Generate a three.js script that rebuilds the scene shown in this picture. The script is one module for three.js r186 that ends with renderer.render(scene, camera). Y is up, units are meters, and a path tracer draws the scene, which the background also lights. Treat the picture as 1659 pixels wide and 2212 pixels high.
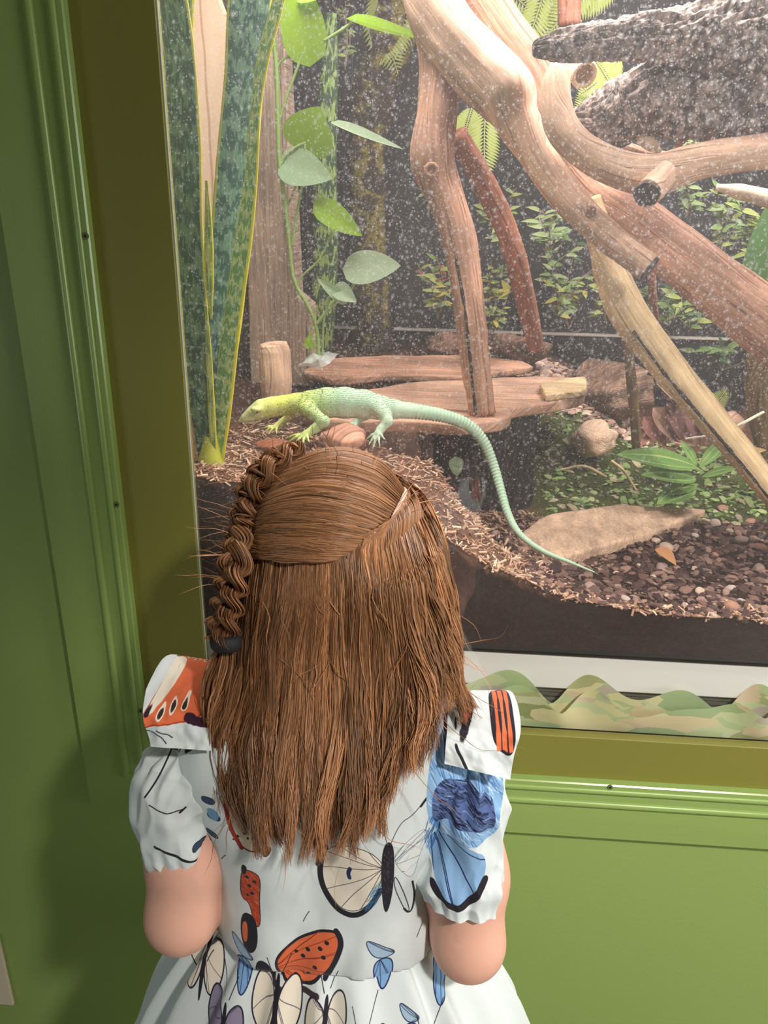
import * as THREE from 'three';
import { mergeGeometries, mergeVertices } from 'three/addons/utils/BufferGeometryUtils.js';
import { RoundedBoxGeometry } from 'three/addons/geometries/RoundedBoxGeometry.js';
import { ImprovedNoise } from 'three/addons/math/ImprovedNoise.js';
import { RectAreaLightUniformsLib } from 'three/addons/lights/RectAreaLightUniformsLib.js';

// ------------------------------------------------------------------ camera, lights, exposure
const scene = new THREE.Scene();
scene.background = new THREE.Color(0x050505);
const LENS = 1700, CX = 829.5, CY = 1106;                       // focal length and middle of a 1659 x 2212 picture
const camera = new THREE.PerspectiveCamera(2 * Math.atan(1106 / LENS) * 180 / Math.PI, 1659 / 2212, 0.02, 30);
const RAD = Math.PI / 180;
camera.rotation.order = 'YXZ';
camera.rotation.set(-22 * RAD, 3.5 * RAD, 1.2 * RAD);
camera.position.set(0, 1.27, 0.80);
camera.updateMatrixWorld(true);
const renderer = new THREE.WebGLRenderer({ antialias: true });
renderer.toneMapping = THREE.LinearToneMapping;
renderer.toneMappingExposure = 1.0;
renderer.shadowMap.enabled = true;
RectAreaLightUniformsLib.init();

function areaLight(name, w, h, color, intensity, from, to) {
  const l = new THREE.RectAreaLight(color, intensity, w, h);
  l.name = name; l.position.set(...from); l.lookAt(...to); l.castShadow = true; scene.add(l);
  return l;
}
// ceiling downlight of the hall, behind the visitor's right shoulder
const DOWN = [1.0, 2.52, 1.6];
const spot = new THREE.SpotLight(0xfff6ec, 20.5, 0, 29.5 * RAD, 1);
spot.name = 'downlight_beam'; spot.position.set(...DOWN); spot.target.position.set(0.6, 0.2, 0);
spot.castShadow = true; spot.shadow.radius = 4; spot.shadow.mapSize.set(2048, 2048);
scene.add(spot, spot.target);
// unseen light panel on the visitor's right, added for the broad side light
const SIDE_PANEL = { at: [1.95, 1.1, 1.0], w: 1.0, h: 1.0 };
areaLight('added_panel_glow', SIDE_PANEL.w, SIDE_PANEL.h, 0xfffbf4, 4.5, [SIDE_PANEL.at[0] - 0.02, SIDE_PANEL.at[1], SIDE_PANEL.at[2]], [0, SIDE_PANEL.at[1], SIDE_PANEL.at[2]]);
// a weaker unseen panel added on the left to fill the wall shadow
const SIDE_PANEL2 = { at: [-1.95, 0.75, 1.6], w: 1.0, h: 0.8 };
areaLight('added_panel_glow', SIDE_PANEL2.w, SIDE_PANEL2.h, 0xf4fbff, 1.5, [SIDE_PANEL2.at[0] + 0.02, SIDE_PANEL2.at[1], SIDE_PANEL2.at[2]], [0, SIDE_PANEL2.at[1], SIDE_PANEL2.at[2]]);
// lamp panels under the lid of the enclosure
const TANK_LAMPS = [[0.02, 1.86, -0.34, 0.62, 0.34], [0.62, 1.86, -0.44, 0.5, 0.42]];
for (const [x, y, z, w, d] of TANK_LAMPS) areaLight('vivarium_lamp_glow', w, d, 0xfffaf6, 16, [x, y - 0.012, z], [x, 0, z]);

// ------------------------------------------------------------------ helpers
const pnoise = new ImprovedNoise();
const V3 = (x, y, z) => new THREE.Vector3(x, y, z);
function rng(seed) { let a = seed >>> 0; return () => { a = (a + 0x6D2B79F5) >>> 0; let t = a; t = Math.imul(t ^ (t >>> 15), t | 1); t ^= t + Math.imul(t ^ (t >>> 7), t | 61); return ((t ^ (t >>> 14)) >>> 0) / 4294967296; }; }
const n3 = (x, y, z) => pnoise.noise(x + 37.13, y + 11.71, z + 5.37);
const fbm = (x, y, z, o = 4) => { let s = 0, a = 0.5, f = 1; for (let i = 0; i < o; i++) { s += a * n3(x * f, y * f, z * f); a *= 0.5; f *= 2.03; } return s; };
const clamp = (v, a = 0, b = 1) => Math.min(b, Math.max(a, v));
const mix = (a, b, t) => a + (b - a) * t;
const smooth = (a, b, v) => { const t = clamp((v - a) / (b - a)); return t * t * (3 - 2 * t); };
const EYE = camera.position.clone(), CAMQ = camera.quaternion.clone();
// a place measured in the photograph, at its own depth z in the room
function pt(px, py, z) {
  const d = V3((px - CX) / LENS, -(py - CY) / LENS, -1).applyQuaternion(CAMQ);
  return EYE.clone().addScaledVector(d, (z - EYE.z) / d.z);
}
const AXIS = V3(0, 0, -1).applyQuaternion(CAMQ);
const size = (px, p) => px * p.clone().sub(EYE).dot(AXIS) / LENS;     // metres spanned by so many picture points at p

const used = {};
function numbered(name) { const k = used[name] = (used[name] ?? -1) + 1; return k ? `${name}_${String(k).padStart(3, '0')}` : name; }
function tag(o, label, category, group, kind) {
  o.userData.label = label; if (category) o.userData.category = category;
  if (group) o.userData.group = group; if (kind) o.userData.kind = kind;
  return o;
}
function mesh(name, geo, mat, parent) {
  const m = new THREE.Mesh(Array.isArray(geo) ? merge(geo) : geo, mat);
  m.castShadow = m.receiveShadow = true;
  m.name = parent ? name : numbered(name);
  (parent || scene).add(m);
  return m;
}
function thing(name, label, category, at = [0, 0, 0], group) {
  const g = new THREE.Group(); g.name = numbered(name); g.position.set(...at); scene.add(g);
  return tag(g, label, category, group);
}
function struct(name, geo, mat, label) {
  const m = mesh(name, geo, mat); m.userData.kind = 'structure'; m.userData.label = label; return m;
}
function merge(list) {
  const clean = list.map(g => { g = g.index ? g.toNonIndexed() : g; for (const k of Object.keys(g.attributes)) if (!['position', 'normal', 'uv', 'color'].includes(k)) g.deleteAttribute(k); return g; });
  const hasUv = clean.every(g => g.attributes.uv), hasC = clean.every(g => g.attributes.color);
  clean.forEach(g => { if (!hasUv) g.deleteAttribute('uv'); if (!hasC) g.deleteAttribute('color'); if (!g.attributes.normal) g.computeVertexNormals(); });
  return mergeGeometries(clean);
}
function box(x0, y0, z0, x1, y1, z1) { const g = new THREE.BoxGeometry(x1 - x0, y1 - y0, z1 - z0); g.translate((x0 + x1) / 2, (y0 + y1) / 2, (z0 + z1) / 2); return g; }
function rbox(x0, y0, z0, x1, y1, z1, r) { const g = new RoundedBoxGeometry(x1 - x0, y1 - y0, z1 - z0, 2, r); g.translate((x0 + x1) / 2, (y0 + y1) / 2, (z0 + z1) / 2); return g; }
function shift(root, o) { root.position.copy(o); for (const c of root.children) c.position.sub(o); return root; }   // puts a group's origin at its base

// texture from a function of (u, v) giving bytes
function tex(w, h, fn, srgb = true, mirror = true) {
  const d = new Uint8Array(w * h * 4);
  for (let j = 0; j < h; j++) for (let i = 0; i < w; i++) { const c = fn((i + 0.5) / w, (j + 0.5) / h), k = (j * w + i) * 4; d[k] = clamp(c[0], 0, 255); d[k + 1] = clamp(c[1], 0, 255); d[k + 2] = clamp(c[2], 0, 255); d[k + 3] = 255; }
  const t = new THREE.DataTexture(d, w, h); t.magFilter = t.minFilter = THREE.LinearFilter;
  t.wrapS = t.wrapT = mirror ? THREE.MirroredRepeatWrapping : THREE.RepeatWrapping;
  if (srgb) t.colorSpace = THREE.SRGBColorSpace; t.needsUpdate = true; return t;
}
function rep(t, x, y) { t.repeat.set(x, y); return t; }
const grey = v => [v, v, v];
const std = o => new THREE.MeshPhysicalMaterial({ roughness: 0.7, side: THREE.DoubleSide, ...o });

// sweep: a tube through world points with its own radius at each point; uv in metres (around, along)
function curveThrough(pts, n) {
  const c = new THREE.CatmullRomCurve3(pts, false, 'centripetal'); c.arcLengthDivisions = Math.max(60, n * 2);
  return c.getSpacedPoints(n);
}
function sweep(pts, radius, { seg = 40, radial = 12, bend = true, shape = null, capStart = false, capEnd = false, color = null, start = null } = {}) {
  const P = bend ? curveThrough(pts, seg) : pts, n = P.length - 1, pos = [], uv = [], col = [], idx = [];
  let up = null, along = 0;
  const T = P.map((p, i) => P[Math.min(n, i + 1)].clone().sub(P[Math.max(0, i - 1)]).normalize());
  let N = start ? start.clone() : Math.abs(T[0].y) < 0.9 ? V3(0, 1, 0) : V3(1, 0, 0);
  for (let i = 0; i <= n; i++) {
    N.addScaledVector(T[i], -N.dot(T[i])).normalize();
    const B = T[i].clone().cross(N), r = typeof radius === 'function' ? radius(i / n) : radius;
    if (i) along += P[i].distanceTo(P[i - 1]);
    for (let k = 0; k <= radial; k++) {
      const a = (k % radial) / radial * Math.PI * 2, s = shape ? shape(i / n, a, P[i], along) : 1;
      const q = Array.isArray(s) ? s : [s, s];
      const p = P[i].clone().addScaledVector(N, Math.cos(a) * r * q[0]).addScaledVector(B, Math.sin(a) * r * q[1]);
      pos.push(p.x, p.y, p.z); uv.push(k / radial * Math.PI * 2 * r, along);
      if (color) col.push(...color(i / n, a));
    }
  }
  const w = radial + 1;
  for (let i = 0; i < n; i++) for (let k = 0; k < radial; k++) { const a = i * w + k, b = a + 1, c = a + w, d = c + 1; idx.push(a, b, c, b, d, c); }
  const cap = (row, flip) => { const c = pos.length / 3, p = P[row]; pos.push(p.x, p.y, p.z); uv.push(0, 0); if (color) col.push(...color(row / n, 0)); for (let k = 0; k < radial; k++) flip ? idx.push(c, row * w + k + 1, row * w + k) : idx.push(c, row * w + k, row * w + k + 1); };
  if (capStart) cap(0, true); if (capEnd) cap(n, false);
  const g = new THREE.BufferGeometry();
  g.setAttribute('position', new THREE.Float32BufferAttribute(pos, 3)); g.setAttribute('uv', new THREE.Float32BufferAttribute(uv, 2));
  if (color) g.setAttribute('color', new THREE.Float32BufferAttribute(col, 3));
  g.setIndex(idx); g.computeVertexNormals();
  // weld the normals along the seam
  const nn = g.attributes.normal;
  for (let i = 0; i <= n; i++) { const a = i * w, b = a + radial; const x = nn.getX(a) + nn.getX(b), y = nn.getY(a) + nn.getY(b), z = nn.getZ(a) + nn.getZ(b), l = Math.hypot(x, y, z) || 1; nn.setXYZ(a, x / l, y / l, z / l); nn.setXYZ(b, x / l, y / l, z / l); }
  return g;
}
// a grid surface fn(u, v) -> [Vector3, uvx, uvy]
function sheet(fn, nu, nv) {
  const pos = [], uv = [], idx = [];
  for (let j = 0; j <= nv; j++) for (let i = 0; i <= nu; i++) { const [p, a, b] = fn(i / nu, j / nv); pos.push(p.x, p.y, p.z); uv.push(a ?? i / nu, b ?? j / nv); }
  for (let j = 0; j < nv; j++) for (let i = 0; i < nu; i++) { const a = j * (nu + 1) + i, b = a + 1, c = a + nu + 1, d = c + 1; idx.push(a, b, c, b, d, c); }
  const g = new THREE.BufferGeometry();
  g.setAttribute('position', new THREE.Float32BufferAttribute(pos, 3)); g.setAttribute('uv', new THREE.Float32BufferAttribute(uv, 2));
  g.setIndex(idx); g.computeVertexNormals(); return g;
}
// naive surface nets of a distance field
function surfaceNets(f, lo, hi, cell) {
  const nx = Math.ceil((hi[0] - lo[0]) / cell) + 1, ny = Math.ceil((hi[1] - lo[1]) / cell) + 1, nz = Math.ceil((hi[2] - lo[2]) / cell) + 1;
  const F = new Float32Array(nx * ny * nz), id = new Int32Array(nx * ny * nz).fill(-1), at = (i, j, k) => (k * ny + j) * nx + i;
  const STEP = 4;                                                     // coarse skip: the fields are distances
  for (let k = 0; k < nz; k++) for (let j = 0; j < ny; j++) for (let i = 0; i < nx; i++) {
    const v = f(lo[0] + i * cell, lo[1] + j * cell, lo[2] + k * cell); F[at(i, j, k)] = v;
    const skip = Math.min(Math.floor(Math.abs(v) / cell * 0.5) - 1, nx - 1 - i);
    for (let s = 1; s <= skip; s++) F[at(i + s, j, k)] = v;
    if (skip > 0) i += skip;
  }
  const pos = [], idx = [], E = [[0, 1], [0, 2], [0, 4], [1, 3], [1, 5], [2, 3], [2, 6], [3, 7], [4, 5], [4, 6], [5, 7], [6, 7]];
  for (let k = 0; k < nz - 1; k++) for (let j = 0; j < ny - 1; j++) for (let i = 0; i < nx - 1; i++) {
    const v = []; let m = 0;
    for (let c = 0; c < 8; c++) { v[c] = F[at(i + (c & 1), j + (c >> 1 & 1), k + (c >> 2 & 1))]; if (v[c] < 0) m |= 1 << c; }
    if (m === 0 || m === 255) continue;
    let x = 0, y = 0, z = 0, n = 0;
    for (const [a, b] of E) { if ((v[a] < 0) === (v[b] < 0)) continue; const t = v[a] / (v[a] - v[b]); x += mix(a & 1, b & 1, t); y += mix(a >> 1 & 1, b >> 1 & 1, t); z += mix(a >> 2 & 1, b >> 2 & 1, t); n++; }
    id[at(i, j, k)] = pos.length / 3; pos.push(lo[0] + (i + x / n) * cell, lo[1] + (j + y / n) * cell, lo[2] + (k + z / n) * cell);
  }
  const quad = (a, b, c, d, flip) => { if (a < 0 || b < 0 || c < 0 || d < 0) return; flip ? idx.push(a, c, b, b, c, d) : idx.push(a, b, c, b, d, c); };
  for (let k = 1; k < nz - 1; k++) for (let j = 1; j < ny - 1; j++) for (let i = 1; i < nx - 1; i++) {
    const s = F[at(i, j, k)] < 0;
    if (s !== F[at(i + 1, j, k)] < 0) quad(id[at(i, j - 1, k - 1)], id[at(i, j, k - 1)], id[at(i, j - 1, k)], id[at(i, j, k)], !s);
    if (s !== F[at(i, j + 1, k)] < 0) quad(id[at(i - 1, j, k - 1)], id[at(i, j, k - 1)], id[at(i - 1, j, k)], id[at(i, j, k)], s);
    if (s !== F[at(i, j, k + 1)] < 0) quad(id[at(i - 1, j - 1, k)], id[at(i, j - 1, k)], id[at(i - 1, j, k)], id[at(i, j, k)], !s);
  }
  const g = new THREE.BufferGeometry(); g.setAttribute('position', new THREE.Float32BufferAttribute(pos, 3)); g.setIndex(idx); g.computeVertexNormals(); return g;
}
const smin = (a, b, k) => { const h = Math.max(k - Math.abs(a - b), 0) / k; return Math.min(a, b) - h * h * k * 0.25; };
function bone(a, b, ra, rb) {
  const bx = b[0] - a[0], by = b[1] - a[1], bz = b[2] - a[2], L = bx * bx + by * by + bz * bz || 1e-9;
  return (x, y, z) => { const px = x - a[0], py = y - a[1], pz = z - a[2], h = clamp((px * bx + py * by + pz * bz) / L); return Math.hypot(px - bx * h, py - by * h, pz - bz * h) - mix(ra, rb, h); };
}
const egg = (c, r) => (x, y, z) => { const a = (x - c[0]) / r[0], b = (y - c[1]) / r[1], d = (z - c[2]) / r[2], k = Math.hypot(a, b, d), m = Math.hypot(a / r[0], b / r[1], d / r[2]); return m < 1e-9 ? -Math.min(...r) : k * (k - 1) / m; };
const blend = (list, k) => (x, y, z) => { let d = 1e9; for (const f of list) d = smin(d, f(x, y, z), k); return d; };
function planarUv(g, u, v) { const p = g.attributes.position, a = new Float32Array(p.count * 2); for (let i = 0; i < p.count; i++) { a[2 * i] = u(p.getX(i), p.getY(i), p.getZ(i)); a[2 * i + 1] = v(p.getX(i), p.getY(i), p.getZ(i)); } g.setAttribute('uv', new THREE.BufferAttribute(a, 2)); return g; }
// ------------------------------------------------------------------ materials of the room
const rollerBump = tex(256, 256, (u, v) => grey(128 + 90 * fbm(u * 40, v * 40, 1, 3)), false);
const greenPaint = std({ color: new THREE.Color().setRGB(0.30, 0.43, 0.125), roughness: 0.42, bumpMap: rep(rollerBump, 4, 4), bumpScale: 0.0003, specularIntensity: 0.8 });
const trimPaint = std({ color: new THREE.Color().setRGB(0.30, 0.44, 0.13), roughness: 0.24 });
const olivePaint = std({ color: new THREE.Color().setRGB(0.235, 0.23, 0.045), roughness: 0.5, bumpMap: rollerBump, bumpScale: 0.0002 });
const whitePaint = std({ color: new THREE.Color().setRGB(0.84, 0.85, 0.83), roughness: 0.5 });
const creamPlastic = std({ color: new THREE.Color().setRGB(0.72, 0.64, 0.5), roughness: 0.4 });
const blackRubber = std({ color: new THREE.Color().setRGB(0.018, 0.018, 0.018), roughness: 0.6 });
const screwMetal = std({ color: new THREE.Color().setRGB(0.16, 0.2, 0.06), roughness: 0.45, metalness: 0.2 });
const darkSlot = std({ color: new THREE.Color().setRGB(0.012, 0.012, 0.01), roughness: 0.9 });
const hallPaint = std({ color: new THREE.Color().setRGB(0.22, 0.235, 0.17), roughness: 0.8 });
const ceilingPaint = std({ color: new THREE.Color().setRGB(0.45, 0.44, 0.42), roughness: 0.9 });
const floorPaint = std({ color: new THREE.Color().setRGB(0.2, 0.17, 0.13), roughness: 0.6 });

// ------------------------------------------------------------------ the room
const WIN = { x0: -0.264, y0: 0.657, x1: 1.05, y1: 1.93 };           // clear opening of the window
const OL = { x0: -0.345, y0: 0.595, x1: 1.13, y1: 2.0 };             // outer edge of the olive frame
const PN = { x0: -0.434, y0: 0.493, x1: 1.22, y1: 2.09 };            // outer edge of the raised surround
const ROOM = { x0: -2.2, x1: 2.2, z1: 3.4, h: 2.6 }, WF = -0.013, RZ = -1.5;    // front face of the plain wall
struct('wall_front', [
  box(ROOM.x0, 0, WF - 0.014, OL.x0 + 0.01, ROOM.h, WF), box(OL.x1 - 0.01, 0, WF - 0.014, ROOM.x1, ROOM.h, WF),
  box(OL.x0 + 0.01, 0, WF - 0.014, OL.x1 - 0.01, OL.y0 - 0.01, WF), box(OL.x0 + 0.01, OL.y1 + 0.01, WF - 0.014, OL.x1 - 0.01, ROOM.h, WF),
], greenPaint, 'leaf green painted wall around the exhibit window');
struct('floor', box(ROOM.x0 - 0.1, -0.1, RZ - 0.1, ROOM.x1 + 0.1, 0, ROOM.z1 + 0.1), floorPaint, 'dark floor of the hall');
struct('ceiling', box(ROOM.x0 - 0.1, ROOM.h, RZ - 0.1, ROOM.x1 + 0.1, ROOM.h + 0.1, ROOM.z1 + 0.1), ceilingPaint, 'pale hall ceiling');
struct('wall_left', box(ROOM.x0 - 0.1, 0, RZ - 0.1, ROOM.x0, ROOM.h, ROOM.z1), hallPaint, 'side wall of the hall');
struct('wall_right', box(ROOM.x1, 0, RZ - 0.1, ROOM.x1 + 0.1, ROOM.h, ROOM.z1), hallPaint, 'side wall of the hall behind the added light panel');
struct('wall_back', box(ROOM.x0 - 0.1, 0, ROOM.z1, ROOM.x1 + 0.1, ROOM.h, ROOM.z1 + 0.1), hallPaint, 'rear wall of the hall');
struct('wall_service', box(ROOM.x0, 0, RZ - 0.1, ROOM.x1, ROOM.h, RZ), hallPaint, 'far wall of the keeper corridor behind the vivarium');

// a profile of [distance outwards, z] points swept round a rectangle with mitred corners
function frameSweep(r, profile) {
  const loop = d => [[r.x0 - d, r.y0 - d], [r.x1 + d, r.y0 - d], [r.x1 + d, r.y1 + d], [r.x0 - d, r.y1 + d]];
  const gs = [];
  for (let i = 0; i < profile.length - 1; i++) {
    const a = loop(profile[i][0]), b = loop(profile[i + 1][0]);
    for (let k = 0; k < 4; k++) {
      const m = (k + 1) % 4, q = [[...a[k], profile[i][1]], [...a[m], profile[i][1]], [...b[m], profile[i + 1][1]], [...b[k], profile[i + 1][1]]];
      const g = new THREE.BufferGeometry();
      g.setAttribute('position', new THREE.Float32BufferAttribute([q[0], q[1], q[2], q[0], q[2], q[3]].flat(), 3));
      g.setAttribute('uv', new THREE.Float32BufferAttribute([q[0], q[1], q[2], q[0], q[2], q[3]].flatMap(p => [p[0], p[1]]), 2));
      g.computeVertexNormals();
      const n = g.attributes.normal; if (n.getZ(0) < -0.02) { const p = g.attributes.position.array; for (let t = 0; t < 18; t += 9) for (let c = 0; c < 3; c++) { const s = p[t + 3 + c]; p[t + 3 + c] = p[t + 6 + c]; p[t + 6 + c] = s; } g.computeVertexNormals(); }
      gs.push(g);
    }
  }
  return merge(gs);
}
const bead = (d, r, z) => Array.from({ length: 9 }, (_, i) => { const a = Math.PI * i / 8; return [d - r * Math.cos(a), z + r * 0.8 * Math.sin(a)]; });
const trim = struct('trim_1', frameSweep(OL, [[-0.001, -0.03], [-0.001, 0.003], [0.0005, 0.0045], [0.005, 0.0045], ...bead(0.0095, 0.0035, 0.0045), [0.0155, 0.002], [0.027, 0.002], ...bead(0.032, 0.004, 0.0025), [0.0385, 0.0]]), trimPaint, 'green moulding with two rounded beads framing the window');
struct('trim_2', frameSweep(OL, [[0.038, -0.004], [0.038, 0], [PN.x0 * -1 - OL.x0 * -1 - 0.001, 0], [PN.x0 * -1 - OL.x0 * -1, -0.001], [PN.x0 * -1 - OL.x0 * -1, WF - 0.004]]), greenPaint, 'raised green surround board with a shadowed outer edge');
struct('window_1', frameSweep(WIN, [[0, -0.02], [0, -0.0075], [0.0008, -0.0065], [0.09, -0.0065]]), olivePaint, 'flat olive brown window frame');
// countersunk screws in the moulding
function screw(px, py, label) {
  const p = pt(px, py, 0.0055), t = thing('screw', label, 'screw', [p.x, p.y, 0.0046]);
  mesh('head', new THREE.CylinderGeometry(0.0034, 0.0034, 0.0012, 18).rotateX(Math.PI / 2).translate(0, 0, 0.0004), screwMetal, t);
  mesh('cross_slot', [box(-0.0018, -0.0004, 0.0009, 0.0018, 0.0004, 0.0013), box(-0.0004, -0.0018, 0.0009, 0.0004, 0.0018, 0.0013)], darkSlot, t);
}
screw(1318, 1701, 'countersunk screw in the moulding below the window');
screw(251, 1090, 'countersunk screw in the upright moulding level with the head');
screw(184, 510, 'countersunk screw high on the upright moulding');
screw(304, 1536, 'countersunk screw in the upright moulding beside the shoulder');
// wall outlet, cut by the edge of the picture
{
  const a = pt(0, 2015, WF), b = pt(35, 2166, WF), w = 0.072, y1 = a.y, y0 = b.y, x1 = b.x - 0.001;
  const t = thing('wall_outlet', 'cream wall outlet plate low on the green wall', 'outlet', [x1 - w / 2, (y0 + y1) / 2, WF]);
  mesh('cover_plate', rbox(-w / 2, (y0 - y1) / 2, 0, w / 2, (y1 - y0) / 2, 0.006, 0.0025), creamPlastic, t);
  for (const s of [-1, 1]) { const f = mesh('socket', new THREE.CylinderGeometry(0.017, 0.017, 0.0025, 24).rotateX(Math.PI / 2).translate(0, s * 0.021, 0.0065), creamPlastic, t); mesh('slot', [box(-0.007, s * 0.021 - 0.003, 0.0075, -0.0055, s * 0.021 + 0.005, 0.0081), box(0.0055, s * 0.021 - 0.003, 0.0075, 0.007, s * 0.021 + 0.005, 0.0081)], darkSlot, f); }
}
// the hall's downlight and the two added light panels
{
  const t = thing('ceiling_downlight', 'round recessed ceiling downlight in the hall', 'ceiling light', [DOWN[0], ROOM.h, DOWN[2]]);
  mesh('ring', new THREE.TorusGeometry(0.085, 0.012, 10, 36).rotateX(Math.PI / 2), whitePaint, t);
  mesh('lamp_lens', new THREE.CylinderGeometry(0.08, 0.08, 0.008, 32), std({ color: 0xffffff, emissive: 0xfff0dc, emissiveIntensity: 2 }), t);
  const e2 = thing('added_light_panel', 'smaller dim light panel added across the hall as fill', 'exhibit', SIDE_PANEL2.at);
  mesh('panel_box', box(-0.25, -0.52, -0.62, -0.01, 0.52, 0.62), greenPaint, e2);
  mesh('panel_glow_face', box(-0.012, -SIDE_PANEL2.h / 2, -SIDE_PANEL2.w / 2, 0.004, SIDE_PANEL2.h / 2, SIDE_PANEL2.w / 2), std({ color: 0xffffff, emissive: 0xf4fbff, emissiveIntensity: 1 }), e2);
  const e = thing('added_light_panel', 'bright unseen light panel added on the right of the hall', 'exhibit', [SIDE_PANEL.at[0], SIDE_PANEL.at[1], SIDE_PANEL.at[2]]);
  mesh('panel_box', box(0.01, -0.62, -0.62, 0.25, 0.62, 0.62), greenPaint, e);
  mesh('panel_glow_face', box(-0.004, -SIDE_PANEL.h / 2, -SIDE_PANEL.w / 2, 0.012, SIDE_PANEL.h / 2, SIDE_PANEL.w / 2), std({ color: 0xffffff, emissive: 0xfffbf4, emissiveIntensity: 1.5 }), e);
}
// ------------------------------------------------------------------ the vivarium shell
const TK = { x0: -0.66, x1: 1.3, y0: 0.60, y1: 1.9, zf: -0.03, zb: -1.12 };
const lin = (r, g, b) => new THREE.Color().setRGB(r, g, b);
const streak = tex(256, 256, (u, v) => { const n = 0.5 + 0.5 * fbm(u * 60, v * 3, 2, 4); return [30 + 26 * n, 29 + 25 * n, 32 + 26 * n]; });
const blackPanel = std({ map: rep(streak, 1, 1), roughness: 0.55 });
const greyPanel = std({ color: lin(0.34, 0.3, 0.27), roughness: 0.8 });
const viv = thing('vivarium', 'planted lizard enclosure with a black back wall behind the window', 'vivarium', [0.3, TK.y0, -0.55]);
const V = (name, geo, mat) => { const m = mesh(name, geo, mat, viv); m.position.set(-0.3, -TK.y0, 0.55); return m; };
V('back_panel', box(TK.x0, TK.y0, TK.zb - 0.03, TK.x1, TK.y1, TK.zb), blackPanel);
V('lower_back_panel', box(TK.x0, TK.y0, TK.zb, TK.x1, 0.968, TK.zb + 0.018), blackPanel);
V('ledge_strip', rbox(-0.30, 0.968, TK.zb, TK.x1, 0.9735, TK.zb + 0.022, 0.002), std({ color: lin(0.62, 0.55, 0.5), roughness: 0.4 }));
V('side_panel', box(TK.x0 - 0.03, TK.y0, TK.zb - 0.03, TK.x0, TK.y1, TK.zf), greyPanel);
V('side_panel', box(TK.x1, TK.y0, TK.zb - 0.03, TK.x1 + 0.03, TK.y1, TK.zf), blackPanel);
V('lid', box(TK.x0 - 0.03, TK.y1, TK.zb - 0.03, TK.x1 + 0.03, TK.y1 + 0.02, TK.zf - 0.02), greyPanel);
V('base', box(TK.x0, TK.y0, TK.zb, TK.x1, 0.64, -0.10), blackPanel);
V('black_sill', box(TK.x0, 0.7445, -0.085, TK.x1, 0.7705, -0.05), blackRubber);
V('glass_edge', rbox(TK.x0, 0.7685, -0.054, TK.x1, 0.7725, -0.046, 0.0018), std({ color: lin(0.62, 0.68, 0.6), roughness: 0.3 }));
V('white_rail', rbox(TK.x0, 0.694, -0.085, TK.x1, 0.7445, -0.052, 0.003), whitePaint);
for (let k = 0; k < 5; k++) V('grey_slat', rbox(TK.x0, 0.655 + k * 0.0075, -0.075, TK.x1, 0.661 + k * 0.0075, -0.058 - (k % 2) * 0.002, 0.001), std({ color: lin(0.13, 0.13, 0.11), roughness: 0.5 }));
for (const [x, y, z, w, d] of TANK_LAMPS) {
  const t = thing('vivarium_lamp', x > 0.3 ? 'long lamp panel under the lid above the branches' : 'long lamp panel under the lid above the snake plant', 'lamp', [x, y + 0.04, z]);
  mesh('housing', box(-w / 2 - 0.02, -0.036, -d / 2 - 0.02, w / 2 + 0.02, 0, d / 2 + 0.02), blackRubber, t);
  mesh('lamp_diffuser', box(-w / 2, -0.044, -d / 2, w / 2, -0.036, d / 2), std({ color: 0xffffff, emissive: 0xfff7ee, emissiveIntensity: 2.5 }), t);
}
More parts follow.
